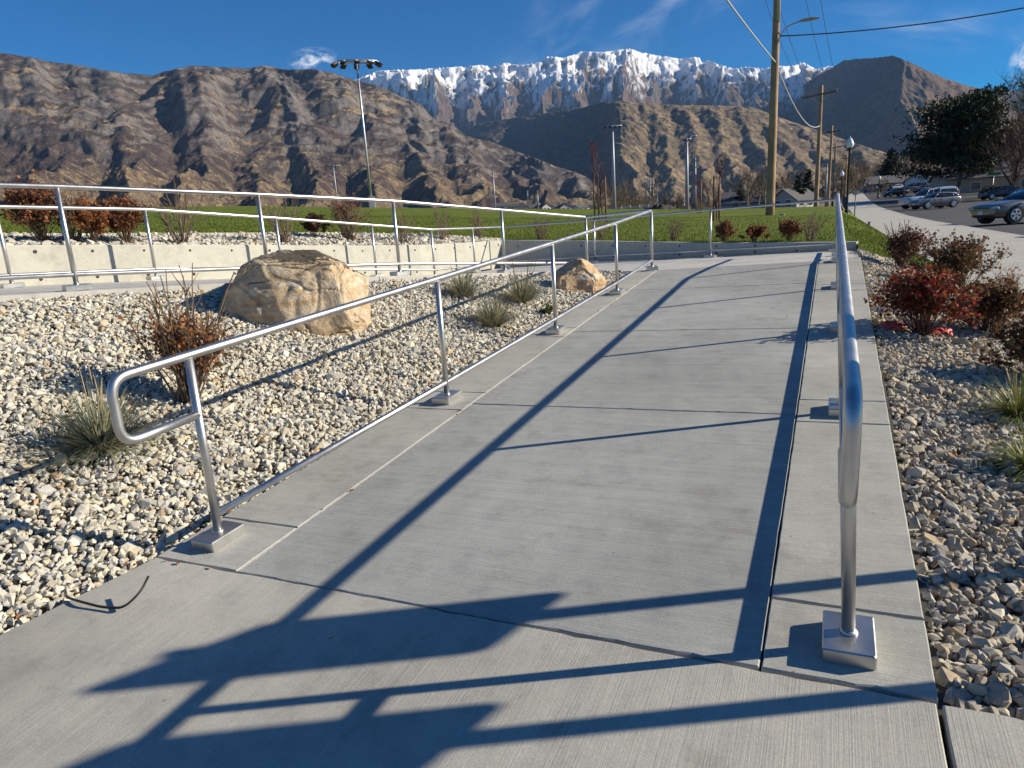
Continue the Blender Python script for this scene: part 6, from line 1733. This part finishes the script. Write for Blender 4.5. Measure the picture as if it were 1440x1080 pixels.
stake('left stake of the pair in the middle of the lawn', (-4.42, 29.6, 1.2), 1.75); stake('right stake of the pair in the middle of the lawn', (-4.20, 29.6, 1.2), 1.72)
sapling('young bare tree with its stakes near the crest of the lawn', (-7.5, 44.4, 1.6), 2.8, 303, 2)
stake('left stake by the tree near the crest of the lawn', (-7.62, 44.3, 1.6), 1.7); stake('right stake by the tree near the crest of the lawn', (-7.38, 44.3, 1.6), 1.9)
for k, (x, y, h_, lb) in enumerate(((-6.27, 59.7, 3.4, 'slender bare tree at the lawn crest, left of the power pole, first'), (-5.46, 59.8, 3.2, 'slender bare tree at the lawn crest, left of the power pole, second'), (-4.95, 59.6, 3.0, 'slender bare tree at the lawn crest, closest to the power pole'))):
    bare_tree(lb, (x, y, 1.5), h_, 1.5, 310+k, (.26, .21, .16), (.20, .16, .12), 12, 5, 3, .075, .42, 1.2, name='young_tree', group='slender trees at the lawn crest', rt=1.2)
# the big ones on the right
needle_tree('large dark spreading pine over the parked cars on the right', (17.2, 127, gz(17.2, 127)), 13.2, 15.5, 320, [(.034, .046, .024), (.050, .062, .028), (.024, .034, .018)], .24, 38, .20, False, 600, .62, lean=.05)
needle_tree('dark conical conifer at the far end of the street', (15.0, 229.5, gz(15, 229.5)), 11.5, 10.0, 321, [(.022, .034, .022), (.032, .045, .024)], .06, 44, .4, True, 300, .6, name='conifer')
bare_tree('tall thin crowned olive yellow tree above the pine', (24.6, 121, gz(24.6, 121)), 16.0, 12.5, 322, (.10, .085, .07), (.17, .15, .085), 22, 7, 7, .30, .22, 1.0, 3, [(.16, .15, .05), (.20, .17, .07), (.12, .115, .04)], .16, name='willow_tree')
bare_tree('red brown bare tree in front of the olive yellow tree', (20.6, 108, gz(20.6, 108)), 8.6, 8.5, 323, (.09, .07, .06), (.15, .085, .065), 22, 7, 7, .20, .16, .9, 1, [(.16, .07, .05), (.11, .06, .045)], .12)
bare_tree('second red brown bare tree at the right edge', (24.0, 106, gz(24, 106)), 7.6, 8, 324, (.09, .07, .06), (.14, .085, .068), 20, 7, 6, .18, .16, .9, 1, [(.15, .07, .05), (.10, .06, .045)], .12)
bare_tree('brown bare tree right of the conical conifer', (18.6, 215, gz(18.6, 215)), 8.6, 9, 325, (.12, .09, .07), (.19, .125, .085), 20, 6, 6, .20, .15, .9, 1, [(.22, .12, .06)], .2)
shrub('dark rounded hedge shrub at the foot of the large pine', (19.0, 112, gz(19, 112)), 1.7, 2.6, 326, [(.03, .04, .02), (.045, .05, .025)], [1, 1], .16, 40, 7, 8, (.08, .06, .05), name='hedge_shrub')
shrub('second dark hedge shrub at the right, by the pavement opposite', (22.0, 104, gz(22, 104)), 1.5, 2.4, 327, [(.03, .035, .02), (.05, .045, .025)], [1, 1], .16, 36, 7, 8, (.08, .06, .05), name='hedge_shrub')
# belt of bare trees across the valley floor
protos = [bare_tree('bare grey brown tree in the valley belt', (0, 0, 0), 8.0, 7.5, 340+k, (.13, .105, .085), tw, 18, 6, 5, .16, .16, .9, lv, lc, .22, group='bare trees in the belt across the valley', rt=1.7) for k, (tw, lv, lc) in enumerate((((.17, .135, .105), 0, None), ((.15, .115, .095), 0, None), ((.20, .155, .10), 1, [(.24, .17, .06), (.19, .14, .06)]), ((.14, .12, .10), 0, None)))]
pool = [needle_tree('dark conifer among the bare valley trees', (0, 0, 0), 7.5, 4.4, 350, [(.024, .034, .02), (.034, .045, .024)], .05, 24, .4, True, 150, .55, name='conifer', group='conifers in the belt across the valley')]
rg2 = random.Random(99)
belt = []
for az_ in np.arange(-17.6, -.8, .62): belt.append((az_+rg2.uniform(-.3, .3), rg2.uniform(150, 270), rg2.uniform(.55, 1.1), rg2.choice((0, 0, 1, 1, 3, 3, 2))))
for az_ in np.arange(-.4, 8.2, .55): belt.append((az_+rg2.uniform(-.2, .2), rg2.uniform(235, 330), rg2.uniform(.7, 1.25), rg2.choice((0, 1, 2, 2, 3))))
for az_ in (9.2, 10.0, 10.9, 11.8, 12.6, 13.5): belt.append((az_, rg2.uniform(130, 170), rg2.uniform(.9, 1.3), rg2.choice((0, 1, 3))))
belt += [(-16.1, 172, .85, 2), (-15.2, 180, .95, 2), (-14.2, 165, .7, 0), (-5.9, 140, .95, 3), (-5.0, 150, 1.0, 0), (1.6, 180, .95, 2), (.6, 170, .8, 2), (-3.2, 160, .9, 1)]
conif = [(-6.6, 150, .8), (-5.4, 158, 1.0), (-4.2, 165, .9), (-2.3, 150, .95), (-1.9, 190, 1.25), (-9.6, 210, .9), (-12.2, 240, .8), (.9, 260, 1.1), (8.6, 190, 1.3), (-8.2, 170, .7)]
def belt_label(kind, az_, r_):
    side = 'left of the steel masts' if az_ < -13 else 'left of the mast with rungs' if az_ < -10.5 else 'right of the mast with rungs' if az_ < -7 else 'left of the nearest power pole' if az_ < -4 else 'between the two nearest power poles' if az_ < -1 else 'beyond the head of the street' if az_ < 4.2 else 'behind the far parked cars' if az_ < 8.5 else 'at the far right behind the large pine'
    return kind+' '+side
belt.sort(); used = set(); KN = ['bare grey brown tree', 'bare dark brown tree', 'bare tree with a few yellow leaves', 'bare grey tree']
ORD = 'first second third fourth fifth sixth seventh eighth ninth tenth eleventh twelfth thirteenth fourteenth fifteenth sixteenth seventeenth eighteenth nineteenth twentieth twenty-first twenty-second twenty-third twenty-fourth twenty-fifth twenty-sixth'.split(); cnt = {}
for az_, r_, s, k in belt:
    x, y = r_*math.sin(R(az_)), r_*math.cos(R(az_))
    o = protos[k] if k not in used else copy_tree(protos[k]); used.add(k)
    o.location = (x, y, gz(x, y)-.2); o.scale = (s, s, s); o.rotation_euler.z = rg2.uniform(0, 6.28)
    cnt[k] = cnt.get(k, 0)+1; o['label'] = belt_label(ORD[cnt[k]-1]+' '+KN[k]+' from left,', az_, r_); o['group'] = 'bare trees in the belt across the valley'
first = True; cc_ = 0
for az_, r_, s in sorted(conif):
    x, y = r_*math.sin(R(az_)), r_*math.cos(R(az_))
    o = pool[0] if first else copy_tree(pool[0]); first = False
    o.location = (x, y, gz(x, y)-.2); o.scale = (s, s, s); o.rotation_euler.z = rg2.uniform(0, 6.28)
    cc_ += 1; o['label'] = belt_label(ORD[cc_-1]+' dark conifer from left,', az_, r_); o['group'] = 'conifers in the belt across the valley'
# low brush closing the belt: nobody could count it
rg = np.random.default_rng(55); n = 16000
a_ = np.radians(np.r_[rg.uniform(-18, 9.5, n), rg.uniform(8.5, 15, 3000)]); r_ = np.r_[rg.uniform(185, 330, n), rg.uniform(150, 175, 3000)]
hh = rg.uniform(0, 1, len(a_))**1.4*(2.6+1.6*perlin(np.degrees(a_)*1.3, a_*0+.5, 7))
bx, by = r_*np.sin(a_), r_*np.cos(a_)
bz = f_terrain(np.degrees(a_), r_)+hh-.3
v, f = leaf_quads(rg, np.stack([bx, by, bz], -1), 1.1, .5)
tag(np_mesh('undergrowth', v, f, MATS['leaf'], col=np.repeat(pick_cols(rg, [(.12, .095, .07), (.09, .072, .058), (.16, .125, .08), (.06, .06, .035)], [3, 3, 2, 1], len(bx), .3), 4, 0)), kind='stuff')

# ---------------- houses beyond
ROOFD = mat_plain('shingle_roof', (.10, .095, .095), .9, noise=.3, nscale=3); SIDING = mat_plain('pale_siding', (.36, .365, .37), .8, noise=.08); SIDB = mat_plain('blue_grey_siding', (.28, .31, .36), .8, noise=.1); BRICKH = mat_plain('tan_siding', (.42, .34, .25), .85, noise=.1); WINF = mat_plain('window_glass', (.03, .035, .04), .1, 0, .8); TRIMW = mat_plain('white_trim', (.75, .75, .74), .6)
def house(label, loc, rz, L, W, H, rh, wall, group=None):
    root = empty('house', loc, label, 'house', group, rz)
    mb = MB(); mb.add([(x, y, z) for z in (-1, H) for x, y in ((-L/2, -W/2), (L/2, -W/2), (L/2, W/2), (-L/2, W/2))]+[(-L/2, 0, H+rh), (L/2, 0, H+rh)],
                      [(0, 1, 5, 4), (1, 2, 6, 9, 5), (2, 3, 7, 6), (3, 0, 4, 8, 7)]); mb.build('wall', wall, root)
    mb = MB(); e = .4; k = rh/(W/2)
    for sg in (-1, 1):
        V = [(-L/2-e, sg*(W/2+e), H-e*k), (L/2+e, sg*(W/2+e), H-e*k), (L/2+e, 0, H+rh), (-L/2-e, 0, H+rh)]
        mb.add(V+[(x, y, z+.16) for x, y, z in V], [(0, 1, 2, 3), (4, 5, 6, 7), (0, 1, 5, 4), (1, 2, 6, 5), (3, 0, 4, 7)])
    rf = mb.build('roof', ROOFD, root)
    mb = MB(); mb.box((L*.2, W*.12, H+rh+.2), (.6, .6, 1.2)); mb.build('chimney', BRICKH, rf)
    for x, y, w, ax in ((-L*.28, -W/2-.03, 1.4, 0), (L*.1, -W/2-.03, 1.6, 0), (-L/2-.03, -W*.2, 1.2, 1), (-L/2-.03, W*.22, 1.2, 1)):
        mb = MB(); mb.box((x, y, 1.5), (w+.2, .08, 1.4) if ax == 0 else (.08, w+.2, 1.4)); fr = mb.build('window', TRIMW, root)
        mb = MB(); mb.box((x-(.05 if ax else 0), y-(.05 if not ax else 0), 1.5), (w, .04, 1.2) if ax == 0 else (.04, w, 1.2)); mb.build('pane', WINF, fr)
    mb = MB(); mb.box((L*.33, -W/2-.04, 1.0), (1.0, .08, 2.1)); mb.build('door', TRIMW, root)
    return root
house('pale gabled house with a grey roof between the nearest and second power pole', (-6.9, 150, .9), R(62), 8, 5.6, 2.1, 2.0, SIDING)
house('low house with a dark roof left of the nearest power pole', (-14.5, 152, 1.2), R(12), 15, 8, 1.9, 2.1, SIDB)
house('white gabled house beyond the far parked cars', (18.7, 189, gz(18.7, 189)-.3), R(70), 7, 5.5, 2.8, 1.7, TRIMW)
house('dark roofed house beside the white gabled one up the street', (13.0, 205, gz(13, 205)-.3), R(20), 13, 8, 2.4, 1.8, SIDB)
house('tan house in the shade behind the large pine', (27, 150, gz(27, 150)-.3), R(10), 20, 9, 2.9, 2.2, BRICKH)
town = [(-25.4, 420), (-24.5, 470), (-23.6, 430), (-22.9, 500), (-22.0, 450), (-21.2, 480), (-20.3, 430), (-19.6, 500), (-18.9, 440), (-18.0, 470), (-24.0, 560), (-21.7, 560)]
hp = None; places = ['first', 'second', 'third', 'fourth', 'fifth', 'sixth', 'seventh', 'eighth', 'ninth', 'tenth', 'eleventh', 'twelfth']
for k, (az_, r_) in enumerate(sorted(town)):
    x, y = r_*math.sin(R(az_)), r_*math.cos(R(az_)); z = gz(x, y)
    if hp is None: hp = house('', (0, 0, 0), 0, 9, 7, 2.6, 2.0, SIDING, 'small houses at the foot of the front range'); o = hp
    else: o = copy_tree(hp)
    o.location = (x, y, z+.6); o.rotation_euler.z = rg2.uniform(0, 3); o['label'] = places[k]+' from the left of the small pale houses at the foot of the front range'
# dirt mound with a white truck and a low yellow frame left of it
rg = np.random.default_rng(66); n = 26; gx_, gy_ = np.meshgrid(np.linspace(-1, 1, n), np.linspace(-1, 1, n), indexing='ij')
zz_ = np.clip(1-np.hypot(gx_, gy_)**1.3, 0, 1)*1.5*(1+.35*fbm(gx_*2.5, gy_*2.5, 4, 4))+.12*fbm(gx_*7, gy_*7, 5, 3)
V = np.stack([-26.3+gx_*3.6, 117+gy_*3, 2.0+zz_], -1).reshape(-1, 3); idx = np.arange(n*n).reshape(n, n)
F = np.stack([idx[:-1, :-1], idx[1:, :-1], idx[1:, 1:], idx[:-1, 1:]], -1).reshape(-1, 4)
tag(np_mesh('dirt_mound', V, F, mat_plain('dark_dirt', (.06, .05, .045), .95, noise=.4, nscale=2)), 'dark mound of dirt behind the lawn crest', 'mound')
make_car('pickup', 'white pickup parked by the dark mound behind the lawn crest', (-45.5, 226, 3.7), R(165), C_WHITE)
YEL = mat_plain('yellow_paint', (.45, .30, .05), .6)
root = empty('field_frame', (-41, 150, 3.1), 'low yellow and grey frame beyond the lawn beside the slim mast', 'frame')
for k in range(6): MB().tube([(-5+2*k, 0, -.5), (-5+2*k, 0, 1.5)], .07, 6).build('upright', PAINT_GREY, root)
mb = MB(); mb.box((0, 0, 1.35), (11, .12, .28)); mb.build('rail', YEL, root); mb = MB(); mb.box((1, .4, .75), (9, .12, .2)); mb.build('rail', GALV, root)
# street name sign and whitewashed letter on the foothill
root = empty('street_sign', (20.2, 118, gz(20.2, 118)), 'small green street name sign on a thin post below the large pine', 'sign')
mb = MB(); mb.tube([(0, 0, -.2), (0, 0, 3.2)], .05, 8); mb.build('post', GALV, root)
mb = MB(); mb.box((0, 0, 3.35), (1.5, .05, .36), Matrix.Rotation(R(8), 3, 'Z')); mb.build('sign_plate', mat_plain('sign_green', (.01, .16, .07), .4), root)
tag(MB((1.5, 60, .5)).tube([(5.4, 74, .2), (5.4, 74, 1.0)], .03, 6).build('bollard', BLACKP), 'thin dark bollard at the street edge beside the pickup', 'bollard') if False else None

# whitewashed letter laid out on the foothill's slope
from mathutils.bvhtree import BVHTree
fh = bpy.data.objects['foothill']
tree = BVHTree.FromPolygons([v.co for v in fh.data.vertices], [p.vertices for p in fh.data.polygons])
hit_, nrm_, _i, _d = tree.ray_cast(Vector((0, 0, CAM_H)), Vector(dvec(-10.03, 5.72)))
if hit_ is not None:
    Wm = mat_plain('whitewash', (.8, .8, .78), .9)
    u = Vector((0, 0, 1)).cross(nrm_).normalized(); v = nrm_.cross(u).normalized()
    root = empty('hillside_letter', hit_, 'small white letter outline laid out on the tan foothill above the lawn', 'hillside letter')
    ring = [(19*math.copysign(abs(math.cos(a))**.6, math.cos(a)), 21*math.copysign(abs(math.sin(a))**.6, math.sin(a))) for a in np.linspace(R(25), R(340), 22)]
    ring += [(18, -1), (6, -1)]
    V, F = [], []
    for x, y in ring:
        l = math.hypot(x, y) or 1
        for k, s in ((0, 1.0), (1, max(.2, 1-6.5/l))):
            p = u*x*s+v*y*s
            h2, n2_, _a, _b = tree.ray_cast(hit_+p+nrm_*60, -nrm_)
            q = (h2 if h2 is not None else hit_+p)+nrm_*1.2-hit_
            V.append(tuple(q))
    mb = MB(); mb.add(V, [(2*i, 2*i+1, 2*i+3, 2*i+2) for i in range(len(ring)-1)]); mb.build('letter', Wm, root)
